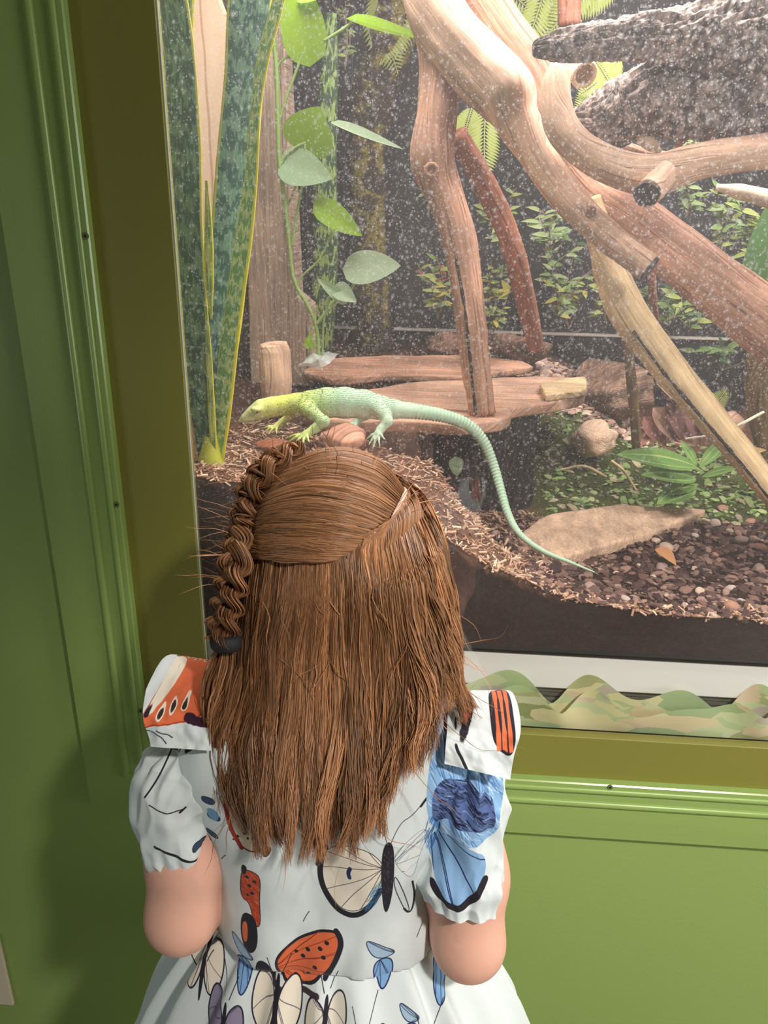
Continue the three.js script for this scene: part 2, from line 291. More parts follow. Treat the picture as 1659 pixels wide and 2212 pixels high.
// the pane with its film of dried droplets and dust
{
  const holder = scene.getObjectByName('window_1');
  const gl = new THREE.MeshPhysicalMaterial({ color: 0xffffff, transmission: 1, thickness: 0, roughness: 0, ior: 1.5, side: THREE.DoubleSide });
  const pane = mesh('pane', box(WIN.x0 - 0.004, WIN.y0 - 0.004, -0.0145, WIN.x1 + 0.004, WIN.y1 + 0.004, -0.0105), gl, holder);
  mesh('silicone_seal', rbox(WIN.x0 - 0.0004, WIN.y0, -0.0105, WIN.x0 + 0.0016, WIN.y1, -0.0085, 0.0008), std({ color: lin(0.55, 0.6, 0.58), roughness: 0.35 }), holder);
  const S = 2048, W = 0.86, H = 0.9, x0 = WIN.x0, y0 = 0.77;         // dust lies where the misting reaches, above the sill line
  const c = document.createElement('canvas'); c.width = c.height = S; const g = c.getContext('2d');
  const im = g.createImageData(S, S), R = rng(77);
  const low = (u, v) => 0.5 + 0.9 * fbm(u * 3.2, v * 3.2, 9, 3);
  const G = 128, cov = new Float32Array((G + 1) * (G + 1)); for (let j = 0; j <= G; j++) for (let i = 0; i <= G; i++) cov[j * (G + 1) + i] = clamp(low(i / G, j / G));
  const covAt = (u, v) => { const x = clamp(u, 0, 0.9999) * G, y = clamp(v, 0, 0.9999) * G, i = x | 0, j = y | 0, a = x - i, b = y - j, k = j * (G + 1) + i; return mix(mix(cov[k], cov[k + 1], a), mix(cov[k + G + 1], cov[k + G + 2], a), b); };
  for (let j = 0; j < S; j++) for (let i = 0; i < S; i++) {
    const k = (j * S + i) * 4, m = covAt(i / S, j / S), h = smooth(0.04, 0.32, j / S), v = 4 + (7 + 12 * m + (R() < 0.5 ? 26 * R() * m : 0)) * h;
    im.data[k] = im.data[k + 1] = im.data[k + 2] = v; im.data[k + 3] = 255;
  }
  g.putImageData(im, 0, 0);
  for (let n = 0; n < 120000; n++) {
    const u = R(), v = R(), m = covAt(u, 1 - v); if (R() > (0.2 + 0.8 * m) * smooth(0.04, 0.4, 1 - v)) continue;
    const big = R() ** 6, r = 0.7 + 0.8 * R() + 1.2 * big; g.globalAlpha = 0.15 + 0.4 * R();
    g.fillStyle = '#c8c8c8'; g.beginPath(); g.ellipse(u * S, v * S, r, r * (0.8 + 0.5 * R()), R() * 3, 0, 7); g.fill();
    if (big > 0.3) { g.strokeStyle = '#b0b0b0'; g.lineWidth = 0.8; g.beginPath(); g.arc(u * S, v * S, r * 2, R() * 6, R() * 6 + 4); g.stroke(); }
  }
  g.globalAlpha = 0.05; g.strokeStyle = '#ffffff';                     // dried runs and wiping marks
  for (let n = 0; n < 500; n++) { const x = R() * S, y = R() * S; g.lineWidth = 0.5 + R() * 1.5; g.beginPath(); g.moveTo(x, y); g.lineTo(x + (R() - 0.5) * 10, y + 30 + R() * 160); g.stroke(); }
  g.globalAlpha = 1;
  const t = new THREE.CanvasTexture(c); t.magFilter = THREE.LinearFilter;
  const film = new THREE.PlaneGeometry(W, H); film.translate(x0 + W / 2, y0 + H / 2, -0.0155);
  mesh('dust_film', film, new THREE.MeshPhysicalMaterial({ color: lin(0.84, 0.85, 0.9), roughness: 1, transmission: 0.55, thickness: 0, specularIntensity: 0, alphaMap: t, transparent: true, side: THREE.DoubleSide }), pane);
}
// rippled paper border standing behind the bottom of the pane
{
  const W = 1.3, c = document.createElement('canvas'); c.width = 2048; c.height = 160; const g = c.getContext('2d'), R = rng(5);
  const tones = ['#d3e0b0', '#bcd6a0', '#e8d8b0', '#c9bfb4', '#ece6b4', '#a9c492', '#b4bc84', '#dfe6bc', '#e6d0b4', '#98a66c'];
  g.fillStyle = '#c6d9a4'; g.fillRect(0, 0, 2048, 160);
  for (let n = 0; n < 190; n++) { g.fillStyle = tones[R() * tones.length | 0]; g.globalAlpha = 0.9; const x = R() * 2048, y = R() * 160, a = 20 + R() * 50; g.beginPath(); for (let k = 0; k < 14; k++) { const q = k / 14 * Math.PI * 2, r = a * (0.65 + 0.5 * R()); g.lineTo(x + Math.cos(q) * r * 1.3, y + Math.sin(q) * r * 0.7); } g.closePath(); g.fill(); }
  const t = new THREE.CanvasTexture(c); t.colorSpace = THREE.SRGBColorSpace; t.magFilter = THREE.LinearFilter;
  const paper = std({ map: t, roughness: 0.75, transmission: 0.2, thickness: 0 });
  const strip = (z, amp, h, ph, lam) => sheet((u, v) => {
    const x = -0.262 + u * W, q = x / lam + ph + 0.35 * Math.sin(x * 11) + 0.2 * Math.sin(x * 29 + ph), w = Math.sin(q * Math.PI * 2), top = h * (0.58 + 0.42 * Math.pow(Math.abs(Math.cos(q * Math.PI + 0.3)), 1.4) + 0.1 * Math.sin(x * 61 + ph));
    return [V3(x, 0.648 + v * top, z + amp * w * v), u * 1.0, v * top / 0.07];
  }, 420, 8);
  tag(mesh('paper_border', strip(-0.035, 0.007, 0.052, 0.4, 0.098), paper), 'crinkled camouflage paper border behind the bottom of the glass', 'border');
  tag(mesh('paper_border', strip(-0.046, 0.006, 0.066, 0.85, 0.125), paper), 'second paper border peeping over the front camouflage border', 'border');
}

// ------------------------------------------------------------------ soil
const XS = [-0.66, -0.3, -0.2, -0.1, 0, 0.05, 0.1, 0.15, 0.2, 0.3, 0.45, 1.3], ZS = [-0.03, -0.12, -0.25, -0.4, -0.55, -0.8, -1.12];
const HS = [
  [0.968, 0.966, 0.958, 0.946, 0.912, 0.884, 0.858, 0.838, 0.826, 0.817, 0.817, 0.82],
  [0.952, 0.952, 0.956, 0.955, 0.93, 0.888, 0.846, 0.818, 0.802, 0.797, 0.80, 0.80],
  [0.93, 0.934, 0.943, 0.945, 0.92, 0.852, 0.80, 0.788, 0.785, 0.786, 0.79, 0.79],
  [0.935, 0.93, 0.92, 0.90, 0.83, 0.79, 0.78, 0.78, 0.78, 0.785, 0.788, 0.79],
  [0.945, 0.93, 0.90, 0.86, 0.79, 0.78, 0.78, 0.78, 0.78, 0.785, 0.785, 0.79],
  [0.95, 0.945, 0.93, 0.93, 0.93, 0.935, 0.935, 0.935, 0.93, 0.90, 0.80, 0.79],
  [0.95, 0.95, 0.94, 0.94, 0.95, 0.96, 0.965, 0.965, 0.955, 0.91, 0.81, 0.80],
];
function soilY(x, z, rough = true) {
  let i = 0, j = 0; while (i < XS.length - 2 && x > XS[i + 1]) i++; while (j < ZS.length - 2 && z < ZS[j + 1]) j++;
  const a = smooth(0, 1, (x - XS[i]) / (XS[i + 1] - XS[i])) * 0.4 + clamp((x - XS[i]) / (XS[i + 1] - XS[i])) * 0.6, b = smooth(0, 1, (z - ZS[j]) / (ZS[j + 1] - ZS[j])) * 0.4 + clamp((z - ZS[j]) / (ZS[j + 1] - ZS[j])) * 0.6;
  const h = mix(mix(HS[j][i], HS[j][i + 1], a), mix(HS[j + 1][i], HS[j + 1][i + 1], a), b);
  return rough ? h + 0.014 * fbm(x * 16, z * 16, 3, 3) + 0.005 * fbm(x * 90, z * 90, 8, 2) : h;
}
const grit = tex(512, 512, (u, v) => { const n = 0.5 + 0.75 * fbm(u * 70, v * 70, 4, 4), m = 0.5 + 0.6 * fbm(u * 9, v * 9, 7, 3); const k = 150 + 110 * (n - 0.5) + 70 * (m - 0.5); return [k + 14, k, k - 8]; });
const gritBump = tex(512, 512, (u, v) => grey(128 + 120 * fbm(u * 80, v * 80, 14, 4)), false);
const FIBRE = [0.47, 0.27, 0.185], HUMUS = [0.115, 0.066, 0.055], MOSS = [0.24, 0.36, 0.13], LITTER = [0.56, 0.36, 0.28];
function soilTone(x, z) {
  const n = fbm(x * 14, z * 14, 30, 4) * 0.22;
  let c = FIBRE.slice();
  const hum = smooth(0.1, 0.17, x + n * 0.7 + (z + 0.1) * -0.25) * smooth(-0.43, -0.36, z + n * 0.4); c = c.map((v, k) => mix(v, HUMUS[k], hum));
  const moss = smooth(0.13, 0.2, x + n * 0.4) * smooth(-0.33, -0.42, z + n * 0.5) * smooth(-0.86, -0.72, z + n); c = c.map((v, k) => mix(v, MOSS[k], moss));
  const lit = smooth(-0.7, -0.78, z + n * 0.4) * smooth(0.0, 0.06, x) * smooth(0.5, 0.4, x); c = c.map((v, k) => mix(v, LITTER[k], lit));
  const bed = smooth(-0.33, -0.42, z + n * 0.4) * smooth(0.02, -0.04, x); c = c.map((v, k) => mix(v, [0.2, 0.125, 0.1][k], bed * 0.75));
  return c;
}
{
  const nx = 330, nz = 190, pos = [], uv = [], col = [], idx = [];
  for (let j = 0; j <= nz; j++) for (let i = 0; i <= nx; i++) { const x = mix(TK.x0, TK.x1, i / nx), z = mix(TK.zf - 0.003, TK.zb + 0.02, j / nz); pos.push(x, soilY(x, z), z); uv.push(x * 2.2, z * 2.2); col.push(...soilTone(x, z)); }
  for (let j = 0; j < nz; j++) for (let i = 0; i < nx; i++) { const a = j * (nx + 1) + i, b = a + 1, c = a + nx + 1, d = c + 1; idx.push(a, b, c, b, d, c); }
  const g = new THREE.BufferGeometry(); g.setAttribute('position', new THREE.Float32BufferAttribute(pos, 3)); g.setAttribute('uv', new THREE.Float32BufferAttribute(uv, 2)); g.setAttribute('color', new THREE.Float32BufferAttribute(col, 3)); g.setIndex(idx); g.computeVertexNormals();
  const bed = mesh('soil_bed', g, std({ map: grit, vertexColors: true, roughness: 0.95, bumpMap: gritBump, bumpScale: 0.004, specularIntensity: 0.2 }));
  tag(bed, 'bed of brown coconut fibre and dark soil inside the vivarium', 'soil', null, 'stuff');
  const face = sheet((u, v) => { const x = mix(TK.x0, TK.x1, u), top = soilY(x, TK.zf - 0.003); return [V3(x, mix(0.765, top, v), TK.zf - 0.003 - 0.002 * v - 0.0015 * fbm(x * 60, v * 12, 2, 3)), x * 2.2, v * 0.3]; }, 330, 40);
  { // a few millimetres of the loose top layer, then dark packed soil down to the sill
    const p = face.attributes.position, c = []; for (let i = 0; i < p.count; i++) { const x = p.getX(i), d = soilY(x, TK.zf - 0.003) - p.getY(i), top = smooth(0.011, 0.006, d + 0.012 * fbm(x * 70, d * 60, 5, 3)), t = soilTone(x, TK.zf); c.push(...HUMUS.map((v, k) => mix(v, t[k], top))); }
    face.setAttribute('color', new THREE.Float32BufferAttribute(c, 3));
  }
  mesh('soil_face', face, std({ map: grit, vertexColors: true, roughness: 0.95, bumpMap: gritBump, bumpScale: 0.003, specularIntensity: 0.2 }), bed);
}
// shredded fibre and bark chips lying on the soil: past counting
{
  const R = rng(31), make = (name, n, geo, place, tones, label, s0, s1, rough = 0.9) => {
    const im = new THREE.InstancedMesh(geo, std({ color: 0xffffff, roughness: rough, specularIntensity: 0.2 }), n), m = new THREE.Matrix4(), q = new THREE.Quaternion();
    for (let k = 0; k < n; k++) {
      const [x, z] = place(R), y = soilY(x, z) + 0.0015, s = mix(s0, s1, R() ** 2);
      q.setFromEuler(new THREE.Euler((R() - 0.5) * 0.9, R() * 6.3, (R() - 0.5) * 0.9)); m.compose(V3(x, y, z), q, V3(s * (0.7 + 0.6 * R()), s, s * (0.7 + 0.6 * R()))); im.setMatrixAt(k, m);
      const t = tones[R() * tones.length | 0], f = 0.7 + 0.6 * R(); im.setColorAt(k, lin(t[0] * f, t[1] * f, t[2] * f));
    }
    im.name = name; im.castShadow = im.receiveShadow = true; scene.add(im); return tag(im, label, 'litter', null, 'stuff');
  };
  const chip = new THREE.BoxGeometry(0.012, 0.0012, 0.002), flake = new THREE.IcosahedronGeometry(0.0035, 0).scale(1.4, 0.5, 1);
  make('fibre_litter', 5200, chip, R => { for (;;) { const z = -0.034 - R() ** 1.6 * 0.4, x = -0.3 + R() * 0.95; if (x < 0.17 + z * -0.1 || z > -0.075) return [x, z]; } }, [[0.62, 0.4, 0.28], [0.5, 0.29, 0.18], [0.7, 0.5, 0.36], [0.3, 0.16, 0.1]], 'pale shredded fibre scattered over the mound', 0.35, 1.5);
  make('bark_litter', 4200, flake, R => [0.12 + R() * 0.6, -0.036 - R() * 0.38], [[0.12, 0.07, 0.06], [0.08, 0.045, 0.04], [0.2, 0.12, 0.1], [0.3, 0.19, 0.15], [0.06, 0.035, 0.035]], 'dark bark crumbs covering the front soil', 0.5, 2.2);
  make('leaf_litter', 1700, flake, R => [0.02 + R() * 0.42, -0.72 - R() * 0.3], [[0.62, 0.42, 0.33], [0.5, 0.32, 0.25], [0.7, 0.52, 0.42], [0.28, 0.17, 0.12]], 'pinkish brown bark crumbs piled behind the wooden shelf', 0.8, 3.2);
  make('moss_litter', 1600, flake, R => [0.2 + R() * 0.7, -0.4 - R() * 0.4], [[0.28, 0.4, 0.14], [0.2, 0.33, 0.1], [0.34, 0.4, 0.18], [0.44, 0.38, 0.24]], 'tufts of green moss on the far ground', 0.6, 2.4);
}
// pebbles among the bark
{
  const R = rng(8), geos = [0, 1, 2].map(k => { const g = mergeVertices(new THREE.IcosahedronGeometry(0.01, 2).deleteAttribute('normal').deleteAttribute('uv')); const p = g.attributes.position; for (let i = 0; i < p.count; i++) { const f = 1 + 0.5 * fbm(p.getX(i) * 90, p.getY(i) * 90, p.getZ(i) * 90 + k * 7, 2); p.setXYZ(i, p.getX(i) * f * 1.25, p.getY(i) * f * 0.7, p.getZ(i) * f); } g.computeVertexNormals(); return g; });
  const mats = [[0.52, 0.42, 0.36], [0.36, 0.25, 0.22], [0.6, 0.46, 0.36], [0.42, 0.22, 0.15]].map(c => std({ color: lin(...c), roughness: 0.7 }));
  const spots = [[1438, 1188, 17], [1560, 1100, 10], [1545, 1133, 12], [1416, 1172, 10], [1430, 1232, 15], [1276, 1272, 13], [1460, 1230, 10], [1510, 1280, 10], [1577, 1276, 11], [1350, 1297, 12], [1580, 1315, 18], [1638, 1232, 13], [1600, 1300, 8], [1600, 1170, 14], [1575, 1150, 9], [1640, 1190, 16], [1620, 1130, 11], [1595, 1120, 8], [1530, 1130, 8], [1547, 1110, 7], [1355, 1150, 8], [1420, 1155, 8], [1500, 1160, 9], [1380, 1225, 7], [1410, 1250, 8], [1330, 1240, 7], [1070, 1155, 9], [1125, 1110, 9], [1105, 1090, 7], [1500, 1230, 7], [1545, 1200, 7], [1655, 1275, 9], [1540, 1340, 8], [1440, 1290, 7], [1480, 1310, 7], [1240, 1285, 6]];
  for (const [px, py, r] of spots) {
    let z = -0.04; for (let k = 0; k < 400; k++) { const p = pt(px, py, z); if (soilY(p.x, z) >= p.y) break; z -= 0.002; }   // where that line of sight meets the soil
    const p = pt(px, py, z), m = mesh('pebble', geos[R() * 3 | 0], mats[R() * 4 | 0]), s = size(r, p) / 0.0105;
    m.position.set(p.x, soilY(p.x, z) + 0.002 * s, z); m.scale.setScalar(s); m.rotation.set(R() * 0.4, R() * 6, R() * 0.4);
    tag(m, 'small rounded pebble lying on the dark front soil', 'pebble', 'pebbles on the soil');
  }
}
// ------------------------------------------------------------------ driftwood, bark, stones
function ptY(px, py, y) { const d = V3((px - CX) / LENS, -(py - CY) / LENS, -1).applyQuaternion(CAMQ); return EYE.clone().addScaledVector(d, (y - EYE.y) / d.y); }
function grain(seed, base, vary, dark) {
  return tex(256, 512, (u, v) => {
    const s = fbm(u * 22, v * 2.6, seed, 4), l = fbm(u * 3, v * 3, seed + 5, 3), f = fbm(u * 70, v * 7, seed + 9, 2), crack = smooth(0.2, 0.3, fbm(u * 30, v * 1.6, seed + 20, 3));
    const k = 1 + vary * (s * 0.55 + l * 0.7 + f * 0.4); return base.map((c, i) => mix(c * k, dark[i], crack * 0.4));
  });
}
const woodBump = tex(256, 512, (u, v) => grey(128 + 100 * fbm(u * 30, v * 3, 3, 4) - 90 * smooth(0.2, 0.3, fbm(u * 30, v * 1.6, 21, 3))), false);
const wood = (seed, base, vary = 0.5, dark = [84, 52, 40]) => std({ map: rep(grain(seed, base, vary, dark), 8, 5), bumpMap: rep(woodBump, 8, 5), bumpScale: 0.0012, roughness: 0.75, specularIntensity: 0.3 });
const WOOD = { pale: wood(1, [218, 180, 154], 0.5), rose: wood(2, [198, 152, 128], 0.55), red: wood(3, [178, 120, 96], 0.55, [70, 34, 26]), straw: wood(4, [216, 188, 146], 0.4, [96, 70, 44]), bone: wood(6, [232, 214, 190], 0.3, [150, 120, 96]), plank: wood(7, [206, 164, 140], 0.45), olive: wood(8, [128, 104, 70], 0.6) };
const CUT = std({ map: rep(tex(128, 128, (u, v) => { const r = Math.hypot(u - 0.5, v - 0.5), k = 70 + 22 * Math.sin(r * 130 + 6 * fbm(u * 6, v * 6, 2, 2)) + 46 * fbm(u * 12, v * 12, 1, 3); return [k * 1.05, k * 0.86, k * 0.74]; }), 1, 1), roughness: 0.9 });
const DARKCRACK = std({ color: lin(0.03, 0.018, 0.014), roughness: 1 });
// rows of [px, py, z, half width in picture points]
function limb(name, rows, mat, parent, { seg = 70, radial = 20, rough = 0.13, knots = [], seed = 1, cap0 = true, cap1 = true } = {}) {
  const P = rows.map(r => pt(r[0], r[1], r[2])), Rr = rows.map((r, i) => size(r[3], P[i]));
  const c = new THREE.CatmullRomCurve3(P, false, 'centripetal'), len = c.getLengths(200), tot = len[200], tAt = P.map((_, i) => len[Math.round(i / (P.length - 1) * 200)] / tot);
  const radius = t => { let i = 0; while (i < tAt.length - 2 && t > tAt[i + 1]) i++; return mix(Rr[i], Rr[i + 1], smooth(0, 1, (t - tAt[i]) / (tAt[i + 1] - tAt[i]))); };
  const shape = (t, a, p, al) => {
    let k = 1 + rough * (fbm(Math.cos(a) * 1.1 + seed * 9, Math.sin(a) * 1.1, al * 7, 3) * 1.6 + 0.35 * fbm(Math.cos(a) * 3.5, Math.sin(a) * 3.5 + seed, al * 10, 2));
    for (const [kt, ka, kr, kh] of knots) { const da = Math.atan2(Math.sin(a - ka), Math.cos(a - ka)), d2 = (da * da) / 0.5 + ((t - kt) * tot / kr) ** 2; k += kh * Math.exp(-d2 * 1.4); }
    return k;
  };
  return mesh(name, sweep(P, radius, { seg, radial, shape, capStart: cap0, capEnd: cap1 }), mat, parent);
}
function disc(p, n, r, mat, parent, name = 'cut_end') {
  const g = new THREE.CylinderGeometry(r, r * 1.02, 0.004, 22, 1); const pa = g.attributes.position; for (let i = 0; i < pa.count; i++) { const a = Math.atan2(pa.getZ(i), pa.getX(i)), k = 1 + 0.09 * Math.sin(a * 2 + 1) + 0.05 * Math.sin(a * 5); pa.setX(i, pa.getX(i) * k); pa.setZ(i, pa.getZ(i) * k); }
  g.applyQuaternion(new THREE.Quaternion().setFromUnitVectors(V3(0, 1, 0), n.clone().normalize())); g.translate(p.x, p.y, p.z); g.computeVertexNormals();
  return mesh(name, g, mat, parent);
}
const branch = (label, base) => thing('driftwood_branch', label, 'branch', base ? [base.x, base.y, base.z] : [0, 0, 0]);
function grounded(t, p) { return shift(t, p); }
{ // 1: the upright trunk with its forking arm
  const t = branch('thick upright driftwood trunk forking high up and standing on the shelf');
  limb('trunk', [[840, -460, -0.52, 38], [878, -260, -0.49, 40], [905, -120, -0.47, 42], [928, 30, -0.45, 44], [950, 120, -0.43, 46], [945, 240, -0.41, 42], [936, 330, -0.40, 46], [955, 400, -0.40, 38], [985, 500, -0.39, 36], [1012, 650, -0.385, 34], [1028, 790, -0.38, 33], [1042, 893, -0.375, 30]], WOOD.rose, t, { seg: 110, radial: 26, rough: 0.22, seed: 2, knots: [[0.59, 2.6, 0.03, 0.3], [0.5, 1.2, 0.02, 0.2]] });
  limb('side_branch', [[850, -200, -0.47, 36], [900, -60, -0.43, 50], [962, 60, -0.41, 64], [1030, 140, -0.39, 66], [1095, 205, -0.37, 62], [1122, 262, -0.36, 46], [1165, 345, -0.345, 36], [1225, 430, -0.33, 34], [1300, 500, -0.31, 32], [1402, 578, -0.28, 30]], WOOD.pale, t, { seg: 110, radial: 26, rough: 0.18, seed: 5, knots: [[0.52, 0.6, 0.035, 0.32], [0.58, 3.4, 0.025, 0.25], [0.8, 0.4, 0.008, 0.12]] });
  const e = pt(1403, 580, -0.279), f = pt(1300, 500, -0.31); disc(e, e.clone().sub(f), size(26, e), CUT, t);
  const c0 = [[985, 560], [1003, 660], [1014, 760], [1022, 840], [1028, 895]].map(([x, y], i) => pt(x, y, -0.354 + i * 0.001)); mesh('crack', sweep(c0, k => 0.0022, { seg: 30, radial: 6, shape: (u, a, p) => 1 + 0.8 * n3(p.x * 200, p.y * 200, 2) }), DARKCRACK, t);
  for (const [x, y, z, r] of [[1112, 192, -0.332, 10], [1276, 458, -0.30, 9], [932, 368, -0.365, 12]]) { const p = pt(x, y, z); mesh('knot', new THREE.TorusGeometry(size(r, p), size(r * 0.45, p), 8, 16).translate(p.x, p.y, p.z), WOOD.rose, t); }
  grounded(t, pt(1042, 893, -0.375));
}
{ // 2: the big diagonal beam behind
  const t = branch('heavy diagonal driftwood beam running down behind the curved branch');
  limb('beam', [[760, -480, -0.58, 42], [870, -290, -0.55, 46], [985, -100, -0.52, 48], [1080, 55, -0.50, 50], [1150, 160, -0.49, 52], [1195, 290, -0.48, 56], [1275, 410, -0.46, 56], [1400, 500, -0.42, 58], [1540, 610, -0.38, 60], [1680, 720, -0.34, 64], [1860, 880, -0.3, 62], [2040, 1080, -0.26, 58], [2130, 1230, -0.24, 56]], WOOD.rose, t, { seg: 110, radial: 24, rough: 0.14, seed: 11, knots: [[0.3, 4, 0.03, 0.2]] });
  grounded(t, pt(2130, 1230, -0.24));
}
{ // 3: the curved branch carrying the cork log
  const t = branch('curved hook-shaped driftwood branch with a sawn stub under the cork log');
  limb('curve', [[1216, 128, -0.318, 22], [1200, 190, -0.30, 32], [1212, 270, -0.285, 36], [1250, 318, -0.27, 36], [1320, 358, -0.255, 38], [1400, 378, -0.245, 40], [1500, 352, -0.25, 38], [1600, 335, -0.26, 36], [1720, 322, -0.27, 38], [1900, 318, -0.3, 40], [2150, 360, -0.36, 42]], WOOD.pale, t, { seg: 120, radial: 26, rough: 0.12, seed: 17, knots: [[0.34, 2, 0.03, 0.18], [0.62, 1.6, 0.025, 0.28]] });
  limb('stub', [[1436, 372, -0.238, 30], [1412, 404, -0.222, 30], [1398, 418, -0.206, 29]], WOOD.pale, t, { seg: 14, radial: 20, rough: 0.1, seed: 19 });
  const e = pt(1397, 419, -0.2045), f = pt(1425, 385, -0.23); disc(e, e.clone().sub(f), size(28, e), CUT, t);
  grounded(t, pt(1720, 322, -0.27));
}
{ // 4: thin reddish prop behind the trunk
  const t = branch('slim reddish branch leaning behind the upright trunk'); limb('stick', [[985, 290, -0.55, 22], [1040, 385, -0.58, 24], [1095, 500, -0.64, 23], [1128, 610, -0.72, 22], [1145, 690, -0.78, 21], [1155, 750, -0.82, 20]], WOOD.red, t, { rough: 0.28, seed: 23 }); grounded(t, pt(1155, 750, -0.82));
}
{ // 5: long diagonal with a split running along it
  const t = branch('long pale diagonal branch split lengthwise reaching the front corner');
  limb('stick', [[1272, 430, -0.40, 26], [1300, 520, -0.39, 30], [1320, 590, -0.38, 36], [1352, 670, -0.36, 40], [1425, 770, -0.34, 38], [1500, 860, -0.31, 34], [1585, 960, -0.28, 30], [1690, 1090, -0.25, 28], [1780, 1200, -0.225, 26]], WOOD.straw, t, { seg: 110, radial: 24, rough: 0.12, seed: 29 });
  const c0 = [[1368, 715, -0.325], [1430, 800, -0.306], [1510, 895, -0.278], [1600, 1000, -0.253], [1660, 1075, -0.232]].map(r => pt(...r)); mesh('crack', sweep(c0, () => 0.0022, { seg: 40, radial: 6, shape: (u, a, p) => 1 + 0.7 * n3(p.x * 160, p.y * 160, 4) }), DARKCRACK, t);
  grounded(t, pt(1780, 1200, -0.225));
}
for (const [label, rows, mat, seed] of [
  ['thin upright stick leaning on the long split branch', [[1343, 705, -0.44, 5], [1358, 770, -0.44, 10], [1366, 850, -0.45, 11], [1372, 920, -0.46, 10], [1375, 985, -0.47, 9]], WOOD.olive, 41],
  ['short reddish split stick hanging below the sawn branch end', [[1408, 560, -0.50, 8], [1408, 620, -0.51, 9], [1416, 690, -0.53, 8], [1424, 760, -0.55, 7]], WOOD.red, 43],
  ['orange post showing above the cork log', [[1222, -420, -0.72, 24], [1228, -60, -0.72, 24], [1230, 60, -0.72, 24]], WOOD.red, 47],
  ['bleached branch end poking out below the curved branch', [[1548, 404, -0.5, 8], [1600, 414, -0.5, 17], [1700, 440, -0.5, 20], [1900, 500, -0.5, 22]], WOOD.bone, 49],
  ['bleached broken stick under the cork log', [[1372, 286, -0.33, 10], [1400, 306, -0.33, 17], [1426, 328, -0.33, 9]], WOOD.bone, 51],
  ['twisted twig stretched under the cork log', [[1582, 262, -0.31, 5], [1530, 272, -0.31, 7], [1490, 286, -0.31, 9], [1462, 318, -0.31, 7], [1436, 345, -0.31, 6]], WOOD.red, 53],
  ['dark leaning branch low by the frame of the picture', [[1700, 640, -0.62, 40], [1648, 760, -0.64, 34], [1640, 860, -0.66, 26], [1660, 1000, -0.68, 20]], WOOD.olive, 57],
  ['flat grey driftwood twig behind the curved branch', [[1290, 330, -0.40, 14], [1330, 322, -0.40, 16], [1400, 335, -0.40, 12], [1470, 345, -0.40, 12]], WOOD.rose, 59],
  ['fine dead stalk lying among the low green leaves', [[1320, 995, -0.55, 3], [1345, 1015, -0.54, 3], [1375, 1060, -0.52, 2.5]], WOOD.straw, 61],
  ['fine dead stalk lying above the flat stone', [[1210, 1015, -0.55, 2.5], [1260, 1008, -0.55, 4], [1310, 1030, -0.55, 3]], WOOD.straw, 62],
  ['pale straw lying along the long split branch foot', [[1480, 948, -0.5, 2.5], [1560, 935, -0.52, 3.5], [1650, 890, -0.54, 3]], WOOD.bone, 63],
]) { const t = branch(label); limb('stick', rows, mat, t, { seg: 30, radial: 12, rough: 0.22, seed }); grounded(t, pt(...rows[rows.length - 1].slice(0, 3))); }

